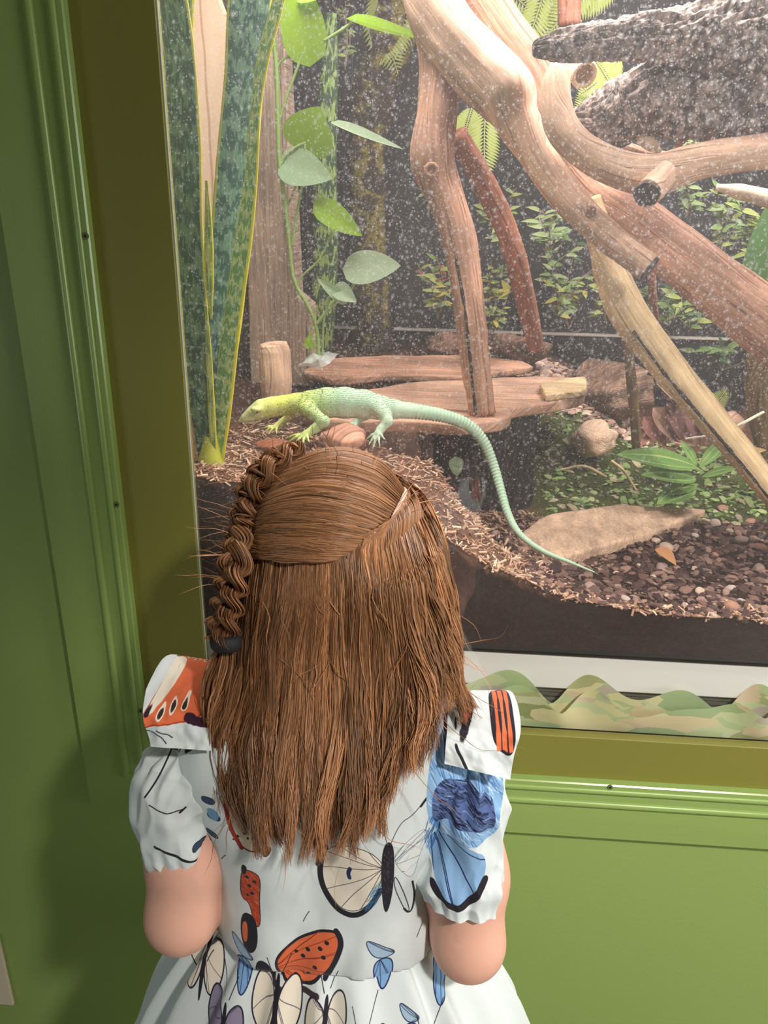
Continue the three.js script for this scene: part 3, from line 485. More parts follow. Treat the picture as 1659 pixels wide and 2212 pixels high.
// cork bark log
const corkMap = tex(512, 512, (u, v) => { const r = 1 - Math.abs(fbm(u * 9, v * 12, 4, 4)) * 4.2, n = fbm(u * 40, v * 46, 8, 3), l = 0.5 + 0.9 * fbm(u * 5, v * 5, 12, 3), k = 118 + 108 * clamp(r) * clamp(l + 0.2) + 70 * n; return [k * 1.04, k * 0.95, k * 0.91]; });
const corkBump = tex(512, 512, (u, v) => grey(130 - 500 * Math.abs(fbm(u * 9, v * 12, 4, 4)) + 90 * fbm(u * 40, v * 46, 3, 3)), false);
const cork = std({ map: rep(corkMap, 5, 5), bumpMap: rep(corkBump, 5, 5), bumpScale: 0.006, roughness: 0.95, specularIntensity: 0.15 });
{
  const t = thing('cork_log', 'rough grey hollow cork bark log lying across the branches', 'log');
  const bark = (name, rows, seed, amp) => {
    const P = rows.map(r => pt(r[0], r[1], r[2])), Rr = rows.map((r, i) => size(r[3], P[i]));
    const radius = u => { const f = u * (rows.length - 1), i = Math.min(rows.length - 2, f | 0); return mix(Rr[i], Rr[i + 1], smooth(0, 1, f - i)); };
    mesh(name, sweep(P, radius, { seg: 170, radial: 96, capStart: true, capEnd: true, shape: (u, a, p, al) => { const x = Math.cos(a), y = Math.sin(a); return 1 + amp * (0.9 * fbm(x * 2 + seed, y * 2, al * 16, 3) + 1.4 * (0.26 - Math.abs(fbm(x * 5, y * 5 + seed, al * 42, 3))) + 0.3 * fbm(x * 12, y * 12, al * 100 + seed, 3)) + (u < 0.05 ? -(1 - Math.sqrt(clamp(u / 0.05))) * 0.7 : 0); } }), cork, t);
  };
  bark('upper_bark', [[1150, 106, -0.25, 24], [1200, 101, -0.25, 33], [1300, 88, -0.26, 46], [1400, 80, -0.28, 78], [1520, 75, -0.29, 88], [1760, 70, -0.29, 94], [2060, 60, -0.3, 92]], 3, 0.5);
  bark('lower_bark', [[1228, 262, -0.33, 36], [1270, 264, -0.335, 58], [1335, 246, -0.34, 74], [1420, 205, -0.33, 92], [1540, 200, -0.33, 98], [1760, 190, -0.33, 104], [2040, 180, -0.34, 98]], 9, 0.5);
  grounded(t, pt(1400, 300, -0.34));
  const b = thing('bamboo_tube', 'pale hollow bamboo end seen through the gap in the cork log', 'bamboo'), p0 = pt(1262, 160, -0.47), p1 = pt(1225, 120, -0.52);
  mesh('tube', sweep([p0, p1], size(26, p0), { seg: 6, radial: 24 }), WOOD.bone, b); const q = new THREE.TorusGeometry(size(25, p0), size(5, p0), 8, 28); q.applyQuaternion(new THREE.Quaternion().setFromUnitVectors(V3(0, 0, 1), p0.clone().sub(p1).normalize())); q.translate(p0.x, p0.y, p0.z); mesh('rim', q, WOOD.bone, b); grounded(b, p1);
}
// slabs: an outline on a level plane, thickened downwards, edges roughened
function slab(name, label, category, outline, y, thick, mat, bump = 0.003) {
  const o = outline.map(([x, z]) => typeof z === 'number' && Math.abs(x) < 5 ? V3(x, y, z) : ptY(x, z, y)), c = new THREE.CatmullRomCurve3(o, true, 'catmullrom', 0.15), ring = c.getSpacedPoints(90).slice(0, 90);
  const mid = ring.reduce((s, p) => s.add(p), V3(0, 0, 0)).multiplyScalar(1 / 90), pos = [], uv = [], idx = [];
  const rows = [[0, 0], [0.35, 0], [0.7, 0], [0.93, 0], [0.99, -0.05], [1, -0.25], [1, -0.8], [0.97, -1], [0, -1]];
  rows.forEach(([k, d]) => { for (let i = 0; i <= 90; i++) { const p = ring[i % 90], x = mix(mid.x, p.x, k), z = mix(mid.z, p.z, k), e = k > 0.9 ? 0.0022 * n3(p.x * 130, p.z * 130, d * 5) : 0; pos.push(x + e, y + d * thick + (d > -0.3 ? bump * fbm(x * 22, z * 22, 6, 3) : 0), z + e); uv.push(z + d * thick, x); } });
  for (let r = 0; r < rows.length - 1; r++) for (let i = 0; i < 90; i++) { const a = r * 91 + i, b = a + 1, e = a + 91, f = e + 1; idx.push(a, b, e, b, f, e); }
  const g = new THREE.BufferGeometry(); g.setAttribute('position', new THREE.Float32BufferAttribute(pos, 3)); g.setAttribute('uv', new THREE.Float32BufferAttribute(uv, 2)); g.setIndex(idx); g.computeVertexNormals();
  const n = g.attributes.normal; if (n.getY(100) < 0) { for (let i = 0; i < idx.length; i += 3) { const s = idx[i]; idx[i] = idx[i + 1]; idx[i + 1] = s; } g.setIndex(idx); g.computeVertexNormals(); }
  const m = mesh(name, g, mat); return tag(m, label, category);
}
const SHELF = 0.962;
slab('wooden_shelf', 'weathered wooden shelf plank under the lizard and the trunk', 'shelf', [[700, 906], [850, 906], [1000, 914], [1085, 906], [1106, 893], [1102, 880], [1190, 868], [1262, 852], [1268, 816], [1150, 812], [900, 824], [760, 846], [650, 862]], SHELF, 0.02, WOOD.plank);
slab('wooden_shelf', 'thin bark slab lying at the rear of the shelf', 'shelf', [[655, 800], [700, 774], [820, 768], [1000, 766], [1120, 776], [1150, 790], [1010, 812], [840, 808], [720, 818]], SHELF + 0.004, 0.014, WOOD.rose);
slab('wooden_shelf', 'pale sawn plank laid on the outer end of the shelf', 'shelf', [[1168, 826], [1262, 812], [1266, 840], [1180, 852]], SHELF + 0.012, 0.012, WOOD.straw);
const rockMap = tex(256, 256, (u, v) => { const k = 222 + 60 * fbm(u * 6, v * 16, 3, 4) + 50 * fbm(u * 40, v * 60, 6, 3); return [k, k * 0.85, k * 0.73]; });
const sandstone = std({ map: rep(rockMap, 5, 5), bumpMap: rep(gritBump, 2, 2), bumpScale: 0.003, roughness: 0.9, specularIntensity: 0.2 });
slab('flat_stone', 'large flat tan flagstone beside the tail tip', 'stone', [[1120, 1158], [1180, 1112], [1330, 1090], [1440, 1094], [1526, 1100], [1400, 1152], [1300, 1178], [1214, 1202]], 0.803, 0.02, sandstone);
slab('wood_flake', 'small flat wood flake on the slope of the mound', 'wood chip', [[930, 1080], [975, 1090], [1012, 1112], [1000, 1120], [950, 1112]], 0.893, 0.006, WOOD.plank, 0.001);
// black fibrous stump under the shelf
{
  const base = ptY(1005, 1118, 0.775), c = V3(0.075, 0.772, -0.535), t = thing('tree_stump', 'black fibrous stump carrying the wooden shelf', 'stump', [c.x, c.y, c.z]);
  const m = std({ map: rep(tex(256, 512, (u, v) => { const k = 44 + 80 * Math.abs(fbm(u * 34, v * 9, 5, 4)) + 40 * fbm(u * 60, v * 20, 8, 2); return [k, k * 0.97, k * 0.98]; }), 5, 5), bumpMap: rep(corkBump, 6, 3), bumpScale: 0.005, roughness: 0.95, specularIntensity: 0.2 });
  mesh('stump', sweep([V3(0, -0.03, 0), V3(0, 0.06, 0), V3(0.005, 0.12, 0), V3(0, 0.165, 0)], 0.105, { seg: 60, radial: 80, capStart: true, capEnd: true, shape: (u, a, p, al) => 1 + 0.1 * fbm(Math.cos(a) * 2, Math.sin(a) * 2, al * 8, 3) + 0.07 * fbm(Math.cos(a) * 16, Math.sin(a) * 16, al * 12, 3) + 0.12 * (1 - u) ** 3 }), m, t);
}
// small rocks, chunks and the wooden peg
const lump = c => std({ map: rep(grit, 2, 2), color: lin(...c), bumpMap: rep(gritBump, 2, 2), bumpScale: 0.006, roughness: 0.95, specularIntensity: 0.2 });
function rock(name, label, category, px, py, z, rx, ry, rz, mat, seed, rough = 0.5) {
  const p = pt(px, py, z), g = mergeVertices(new THREE.IcosahedronGeometry(1, 4).deleteAttribute('normal').deleteAttribute('uv')), q = g.attributes.position, sx = size(rx, p), sy = size(ry, p), sz = rz, uv = [];
  for (let i = 0; i < q.count; i++) { const x = q.getX(i), y = q.getY(i), w = q.getZ(i), f = 1 + rough * fbm(x * 1.4 + seed, y * 1.4, w * 1.4, 4); q.setXYZ(i, x * f * sx, y * f * sy, w * f * sz); uv.push((x + w) * sx, y * sy); }
  g.setAttribute('uv', new THREE.Float32BufferAttribute(uv, 2)); g.computeVertexNormals(); const m = mesh(name, g, mat); m.position.copy(p); return tag(m, label, category);
}
rock('pale_rock', 'pale angular rock lying on the moss behind the stump', 'rock', 1285, 948, -0.62, 46, 40, 0.04, sandstone, 3);
rock('pale_rock', 'small pink rock at the foot of the dark leaning branch', 'rock', 1570, 920, -0.66, 34, 30, 0.03, WOOD.plank, 8);
rock('bark_chunk', 'reddish bark chunk on the mound between the lizard legs', 'bark', 742, 946, -0.23, 50, 30, 0.035, wood(31, [186, 136, 114], 0.7), 5);
rock('bark_chunk', 'flat reddish bark piece under the lizard chin', 'bark', 590, 962, -0.2, 38, 12, 0.02, wood(32, [150, 92, 66], 0.7), 12);
rock('bark_pile', 'heap of pink bark lumps behind the shelf', 'bark', 985, 748, -0.93, 60, 26, 0.05, lump([0.72, 0.5, 0.42]), 16, 0.9);
rock('bark_pile', 'heap of pinkish bark at the foot of the slim branch', 'bark', 1120, 752, -0.86, 62, 26, 0.05, lump([0.62, 0.42, 0.35]), 22, 0.9);
rock('bark_pile', 'tan litter bank sloping down beside the shelf end', 'bark', 1310, 838, -0.83, 96, 52, 0.09, lump([0.66, 0.48, 0.38]), 27, 0.9);
{
  const t = thing('wooden_peg', 'short pale wooden peg standing behind the lizard head', 'peg'); limb('peg', [[590, 742, -0.47, 28], [592, 760, -0.47, 33], [594, 810, -0.465, 34], [598, 870, -0.46, 30]], WOOD.pale, t, { seg: 30, rough: 0.25, seed: 71 }); grounded(t, pt(598, 870, -0.46));
}
// boards in the left rear corner
function cutout(name, label, category, poly, z, depth, mat) {
  const P = poly.map(([x, y]) => pt(x, y, z)), s = new THREE.Shape(P.map(p => new THREE.Vector2(p.x, p.y))), g = new THREE.ExtrudeGeometry(s, { depth, bevelEnabled: true, bevelSize: 0.003, bevelThickness: 0.003, bevelSegments: 2 }); g.translate(0, 0, z - depth);
  return tag(mesh(name, g, mat), label, category);
}
const boardMap = tex(256, 512, (u, v) => { const l = smooth(0.985, 1, Math.abs(Math.sin(u * 17 + 1.2 * fbm(u * 3, v * 2, 2, 2)))) * 0.8, n = fbm(u * 8, v * 4, 6, 4); return [238 + 20 * n - 50 * l, 204 + 24 * n - 60 * l, 178 + 24 * n - 62 * l]; });
cutout('plywood_board', 'pale pink plywood board in the corner behind the snake plant', 'board', [[360, -300], [455, -300], [472, 0], [509, 95], [505, 330], [492, 640], [470, 900], [360, 900]], -0.6, 0.012, std({ map: rep(boardMap, 4, 3), roughness: 0.8 }));
cutout('corner_post', 'grey brown weathered post with a stepped foot in the corner', 'post', [[540, -420], [590, -420], [604, -90], [622, 300], [636, 560], [640, 640], [668, 664], [674, 830], [545, 830], [536, 500]], -0.66, 0.06, std({ map: rep(grain(91, [176, 150, 134], 0.5, [80, 66, 60]), 6, 3), bumpMap: rep(woodBump, 6, 3), bumpScale: 0.003, roughness: 0.85 }));
cutout('slate_board', 'grey board behind the corner post', 'board', [[440, -420], [560, -420], [560, 830], [440, 830]], -0.745, 0.012, std({ map: rep(grain(95, [128, 116, 108], 0.4, [70, 62, 58]), 5, 3), roughness: 0.9 }));
// ------------------------------------------------------------------ plants
function bandMap(seed, dark, light, margin, bands, yellow = 0.07) {
  return tex(128, 512, (u, v) => {
    const e = Math.min(u, 1 - u), w = Math.sin(v * bands * 6.28 + 7 * fbm(u * 5, v * bands * 1.3, seed, 3) + 3 * fbm(u * 18, v * bands * 4, seed + 3, 2)), k = smooth(-0.25, 0.55, w + 1.5 * fbm(u * 26, v * bands * 3, seed + 8, 2)), f = 1 + 0.35 * fbm(u * 40, v * 12, seed + 5, 2);
    const c = dark.map((d, i) => mix(d, light[i], k) * f), m = smooth(yellow + 0.02, yellow, e + 0.02 * fbm(v * 30, 0, seed, 2)); return c.map((d, i) => mix(d, margin[i], m));
  });
}
const sansDark = std({ map: bandMap(2, [66, 110, 96], [128, 166, 142], [214, 206, 90], 22, 0.05), roughness: 0.5 });
const sansLight = std({ map: bandMap(7, [128, 182, 106], [222, 238, 168], [240, 232, 44], 30, 0.1), roughness: 0.5 });
const sansPale = std({ map: bandMap(11, [120, 158, 80], [206, 222, 130], [232, 220, 70], 12, 0.16), roughness: 0.5 });
const sansBack = std({ map: bandMap(15, [38, 66, 30], [132, 156, 80], [70, 100, 40], 16, 0.03), roughness: 0.6 });
function strap(name, rows, mat, parent, { thick = 0.1, turn = 0, vs = 1 } = {}) {
  const P = rows.map(r => pt(r[0], r[1], r[2])), Rr = rows.map((r, i) => size(r[3], P[i])), radial = 20, seg = 60;
  const radius = u => { const f = u * (rows.length - 1), i = Math.min(rows.length - 2, f | 0); return mix(Rr[i], Rr[i + 1], f - i); };
  const g = sweep(P, radius, { seg, radial, start: V3(Math.cos(turn), 0, Math.sin(turn)), capStart: true, capEnd: true, shape: (u, a) => [1, thick * (1 + 0.4 * Math.cos(a) ** 2)] });
  const uv = g.attributes.uv; for (let i = 0; i <= seg; i++) for (let k = 0; k <= radial; k++) { const j = i * (radial + 1) + k; uv.setXY(j, 0.5 + 0.5 * Math.cos(k / radial * Math.PI * 2), uv.getY(j) * 1.3 * vs); }
  return mesh(name, g, mat, parent);
}
{
  const t = thing('snake_plant', 'tall variegated snake plant with yellow-edged leaves against the window frame', 'plant');
  const A = strap('leaf', [[318, -480, -0.10, 3], [332, -300, -0.10, 30], [352, -120, -0.10, 44], [370, 0, -0.10, 40], [388, 120, -0.10, 48], [396, 300, -0.10, 42], [405, 500, -0.105, 42], [418, 700, -0.11, 38], [432, 860, -0.12, 30], [448, 1010, -0.13, 20]], sansDark, t, { turn: 0.3, thick: 0.16 }); A.userData.label = 'broad dark blue-green leaf beside the frame';
  const B = strap('leaf', [[580, -480, -0.2, 3], [566, -300, -0.195, 36], [552, -120, -0.19, 50], [540, 0, -0.185, 44], [525, 200, -0.18, 46], [508, 400, -0.175, 44], [492, 600, -0.165, 40], [474, 800, -0.15, 30], [456, 1005, -0.135, 20]], sansDark, t, { turn: -0.4, thick: 0.14, vs: 1.1 }); B.userData.label = 'dark mottled upright leaf';
  const C = strap('leaf', [[660, -400, -0.18, 2], [644, -260, -0.175, 14], [622, -120, -0.17, 18], [602, 0, -0.165, 20], [570, 120, -0.16, 16], [553, 230, -0.155, 20], [541, 400, -0.15, 27], [520, 560, -0.145, 27], [498, 720, -0.14, 28], [484, 850, -0.135, 27], [466, 1012, -0.128, 20]], sansLight, t, { turn: 0.55, thick: 0.18, vs: 1.3 }); C.userData.label = 'pale mottled leaf with a bright yellow edge';
  const D = strap('leaf', [[446, 390, -0.085, 3], [450, 480, -0.086, 8], [452, 580, -0.088, 11], [454, 650, -0.09, 9], [457, 690, -0.092, 2]], sansPale, t, { thick: 0.3 }); D.userData.label = 'short pale yellow-green leaf blade';
  strap('leaf', [[398, -120, -0.13, 16], [404, -20, -0.13, 18], [406, 60, -0.13, 14], [415, 130, -0.125, 6], [428, 200, -0.12, 2]], sansPale, t, { thick: 0.3 });
  strap('leaf', [[445, 660, -0.095, 3], [450, 740, -0.1, 7], [456, 860, -0.11, 8], [462, 980, -0.12, 8]], sansPale, t, { thick: 0.4 });
  const c = pt(456, 1000, -0.125); mesh('crown_base', sweep([V3(c.x, c.y - 0.05, c.z), V3(c.x, c.y, c.z), V3(c.x + 0.002, c.y + 0.035, c.z)], u => 0.019 * (0.75 + 0.5 * Math.sin(Math.PI * Math.min(1, u * 1.05))) * (1 - 0.45 * u), { seg: 14, radial: 18, capStart: true, capEnd: true }), std({ color: lin(0.62, 0.66, 0.06), roughness: 0.6 }), t);
  grounded(t, V3(c.x, c.y - 0.03, c.z));
  const u = thing('snake_plant', 'single thick mottled snake plant leaf standing in the rear corner', 'plant');
  strap('leaf', [[716, 30, -0.76, 12], [714, 110, -0.755, 20], [708, 220, -0.75, 25], [702, 360, -0.745, 27], [704, 500, -0.74, 28], [700, 640, -0.735, 26], [694, 790, -0.73, 20]], sansBack, u, { thick: 0.6 }); grounded(u, pt(694, 790, -0.73));
}
// heart-shaped and plain leaves, laid from base to tip; normal points where the face looks
const leafMat = (c, t = 0.45) => std({ color: lin(...c), roughness: 1, transmission: t, thickness: 0, specularIntensity: 0.6 });
const VINE = { bright: leafMat([0.42, 0.72, 0.02], 0.5), pale: leafMat([0.42, 0.6, 0.36], 0.35), soft: leafMat([0.5, 0.66, 0.44], 0.35) };
function leafGeo(w, { heart = 0.25, fold = 0.3, curl = 0.12, wave = 0, n = 14 } = {}) {
  return sheet((u, v) => {
    const s = u * 2 - 1, t = v, prof = heart > 0 ? Math.pow(Math.sin(Math.PI * Math.pow(t, 0.62)), 0.8) : Math.pow(Math.sin(Math.PI * Math.pow(t, 0.85)), 0.9), half = w * 0.5 * prof;
    const back = heart * Math.abs(s) ** 1.3 * (1 - t) ** 2;
    return [V3(s * half, t - back * 0.55, Math.abs(s) * half * fold - curl * t * t + wave * 0.05 * Math.sin(t * 9 + s * 2))];
  }, 8, n);
}
function place(name, geo, base, tip, normal, mat, parent) {
  const y = tip.clone().sub(base), L = y.length(); y.normalize(); const x = y.clone().cross(normal).normalize(), z = x.clone().cross(y);
  const m = mesh(name, geo, mat, parent); m.matrix.makeBasis(x.multiplyScalar(L), y.multiplyScalar(L), z.multiplyScalar(L)).setPosition(base); m.matrix.decompose(m.position, m.quaternion, m.scale); return m;
}
{
  const t = thing('pothos_vine', 'climbing vine with glossy heart-shaped leaves in front of the black wall', 'plant'), Z = -0.52, stem = std({ color: lin(0.3, 0.45, 0.12), roughness: 0.6 });
  const S = (rows, r) => { const P = rows.map(q => pt(q[0], q[1], q[2] ?? Z)); mesh('stem', sweep(P, size(r, P[0]), { seg: 40, radial: 8, capStart: true, capEnd: true }), stem, t); };
  S([[596, -430], [588, -240], [590, -60], [592, 80], [598, 170], [600, 260], [603, 350], [616, 440], [626, 540], [636, 610], [662, 655], [682, 700], [690, 790]], 5.5);
  S([[655, 112], [634, 170], [616, 220], [601, 270]], 3); S([[592, 160], [610, 130], [650, 114]], 2.5); S([[661, 308], [640, 318], [618, 335], [606, 360]], 3); S([[660, 310], [655, 345], [632, 420], [618, 450]], 2.5);
  S([[652, 402], [640, 470], [630, 530]], 3); S([[700, 88], [730, 70], [762, 48]], 3.5); S([[718, 500], [690, 560], [650, 600], [640, 625]], 2.5); S([[774, 588], [760, 622], [735, 645], [708, 670], [684, 700]], 4); S([[712, 640], [700, 690], [696, 790]], 2.5); S([[676, 700], [668, 715], [672, 740], [666, 780]], 2);
  const L = (b, e, w, o, mat, n = [0, 0.25, 1], zb = Z, ze = Z + 0.02) => place('leaf', leafGeo(w, o), pt(b[0], b[1], zb), pt(e[0], e[1], ze), V3(...n), VINE[mat], t);
  L([664, 116], [632, -70], 0.62, { heart: 0.3, fold: 0.1 }, 'bright', [0.1, 0.1, 1]);
  L([756, 44], [914, 114], 0.3, { heart: 0.1, fold: 0.6, curl: -0.16 }, 'bright', [0.3, 0.9, 0.5]);
  L([664, 312], [684, 232], 1.5, { heart: 0.5, fold: 0.15 }, 'bright', [0, 0.4, 1]);
  L([722, 268], [868, 338], 0.22, { heart: 0.1, fold: 0.5, curl: -0.1 }, 'soft', [0.3, 0.9, 0.6]);
  L([612, 352], [714, 381], 0.72, { heart: 0.2, fold: 0.1 }, 'pale', [0, 0.3, 1]);
  L([692, 446], [780, 506], 0.5, { heart: 0.3, fold: 0.15 }, 'bright', [-0.2, 0.4, 1]);
  L([764, 580], [864, 572], 0.72, { heart: 0.45, fold: 0.1, curl: 0.05 }, 'soft', [0, 0.5, 1]);
  L([744, 650], [688, 602], 0.36, { heart: 0.2, fold: 0.3 }, 'pale', [0.1, 0.3, 1]); L([726, 622], [768, 650], 0.7, { heart: 0.2, fold: 0.3 }, 'soft', [0.1, 0.3, 1]);
  L([668, 752], [672, 722], 0.6, { heart: 0.2 }, 'bright'); L([650, -10], [712, -20], 0.7, { heart: 0.3 }, 'bright', [0, 0.5, 1]);
  grounded(t, pt(690, 790, Z));
  const p = thing('plastic_sleeve', 'crumpled clear plastic sleeve at the foot of the vine', 'plastic');
  const q = (x, y, z) => pt(x, y, z), c = [q(642, 792, -0.5), q(672, 764, -0.52), q(700, 760, -0.54), q(732, 762, -0.54), q(712, 784, -0.5), q(690, 796, -0.49)], mid = q(688, 776, -0.49);
  mesh('sleeve', sheet((u, v) => { const k = u * 5.999, i = k | 0, a = c[i % 6].clone().lerp(c[(i + 1) % 6], k - i), r = mid.clone().lerp(a, v); r.y += 0.006 * n3(r.x * 90, r.y * 90, r.z * 90); return [r]; }, 36, 8), std({ color: lin(0.72, 0.76, 0.74), roughness: 0.25, transmission: 0.35, thickness: 0 }), p); grounded(p, mid);
}
// ferns
const fernMat = leafMat([0.5, 0.58, 0.16], 0.4), fernStem = std({ color: lin(0.4, 0.4, 0.14), roughness: 0.8 });
function frond(rows, width, parent) {
  const P = curveThrough(rows.map(r => pt(...r)), 46), gs = [], n = P.length - 1;
  for (let i = 2; i < n; i += 2) {
    const t = i / n, d = P[i + 1].clone().sub(P[i - 1]).normalize(), side = d.clone().cross(V3(0, 0.3, 1)).normalize(), L = width * Math.sin(Math.PI * (0.12 + 0.86 * t) ** 0.9);
    for (const s of [-1, 1]) { const dir = side.clone().multiplyScalar(s).addScaledVector(d, 0.55).normalize(), g = leafGeo(0.17, { heart: 0, fold: 0.2, curl: 0.15, n: 4 }), x = dir.clone().cross(V3(0, 0.3, 1)).normalize(), z = x.clone().cross(dir); g.applyMatrix4(new THREE.Matrix4().makeBasis(x.multiplyScalar(L), dir.multiplyScalar(L), z.multiplyScalar(L)).setPosition(P[i])); gs.push(g); }
  }
  const f = mesh('frond', merge(gs), fernMat, parent); mesh('midrib', sweep(P, 0.0011, { bend: false, radial: 5 }), fernStem, f); return f;
}
for (const [label, fronds] of [
  ['yellow-green fern frond hanging between the trunk and the forked arm', [[[1050, 225, -0.78], [1046, 300, -0.76], [1048, 395, -0.74]], [[1020, 230, -0.8], [1004, 290, -0.78], [1000, 340, -0.78]]]],
  ['yellow fern above the heavy beam behind the log', [[[1020, -40, -0.86], [1080, 40, -0.84], [1150, 150, -0.82]], [[1180, -40, -0.86], [1150, 60, -0.84], [1110, 130, -0.84]], [[1300, -40, -0.86], [1230, 20, -0.84], [1170, 90, -0.84]], [[1090, 150, -0.8], [1125, 200, -0.8], [1175, 235, -0.8]], [[1060, -60, -0.88], [1120, 0, -0.87], [1200, 60, -0.86]], [[1250, -60, -0.88], [1200, 30, -0.87], [1120, 70, -0.86]], [[1000, 40, -0.88], [1060, 110, -0.87], [1130, 190, -0.86]], [[1210, 60, -0.84], [1160, 120, -0.83], [1090, 170, -0.83]], [[1350, -50, -0.86], [1290, -10, -0.85], [1220, 40, -0.85]]]],
  ['yellow-green fern filling the gap behind the bamboo end', [[[1340, 120, -0.7], [1310, 160, -0.69], [1250, 205, -0.68]], [[1350, 180, -0.7], [1310, 195, -0.69], [1240, 240, -0.68]], [[1270, 110, -0.7], [1300, 150, -0.69], [1330, 205, -0.68]], [[1240, 140, -0.71], [1290, 170, -0.7], [1340, 180, -0.7]], [[1230, 180, -0.71], [1270, 160, -0.7], [1330, 140, -0.7]]]],
  ['dim moss fern on the rear trunk', [[[880, -30, -0.98], [850, 60, -0.97], [820, 140, -0.97]], [[820, -40, -0.98], [830, 60, -0.97], [860, 160, -0.97]]]],
  ['bright lime fern low beside the long split branch', [[[1500, 905, -0.7], [1515, 860, -0.69], [1495, 815, -0.68]], [[1520, 905, -0.7], [1548, 870, -0.69], [1572, 838, -0.68]], [[1512, 905, -0.7], [1540, 890, -0.69], [1560, 900, -0.68]]]],
]) { const t = thing('fern', label, 'fern'); for (const f of fronds) frond(f, label.startsWith('dim') ? 0.05 : label.startsWith('bright') ? 0.022 : 0.034, t); grounded(t, pt(...fronds[0][0])); }
{ const t = thing('mossy_trunk', 'mossy brown trunk leaning in the dark rear of the enclosure', 'trunk'); limb('trunk', [[890, -80, -1.02, 70], [850, 60, -1.02, 58], [815, 180, -1.02, 46], [795, 300, -1.02, 38], [800, 520, -1.02, 34], [815, 760, -1.02, 40]], std({ map: rep(tex(256, 256, (u, v) => { const m = smooth(-0.05, 0.12, fbm(u * 9, v * 9, 3, 4)), n = 1 + 0.9 * fbm(u * 40, v * 40, 5, 3); return [mix(70, 124, m) * n, mix(56, 112, m) * n, mix(48, 52, m) * n]; }), 4, 4), roughness: 1, bumpMap: rep(gritBump, 6, 6), bumpScale: 0.005 }), t, { rough: 0.4, seed: 81 }); grounded(t, pt(815, 760, -1.02)); }
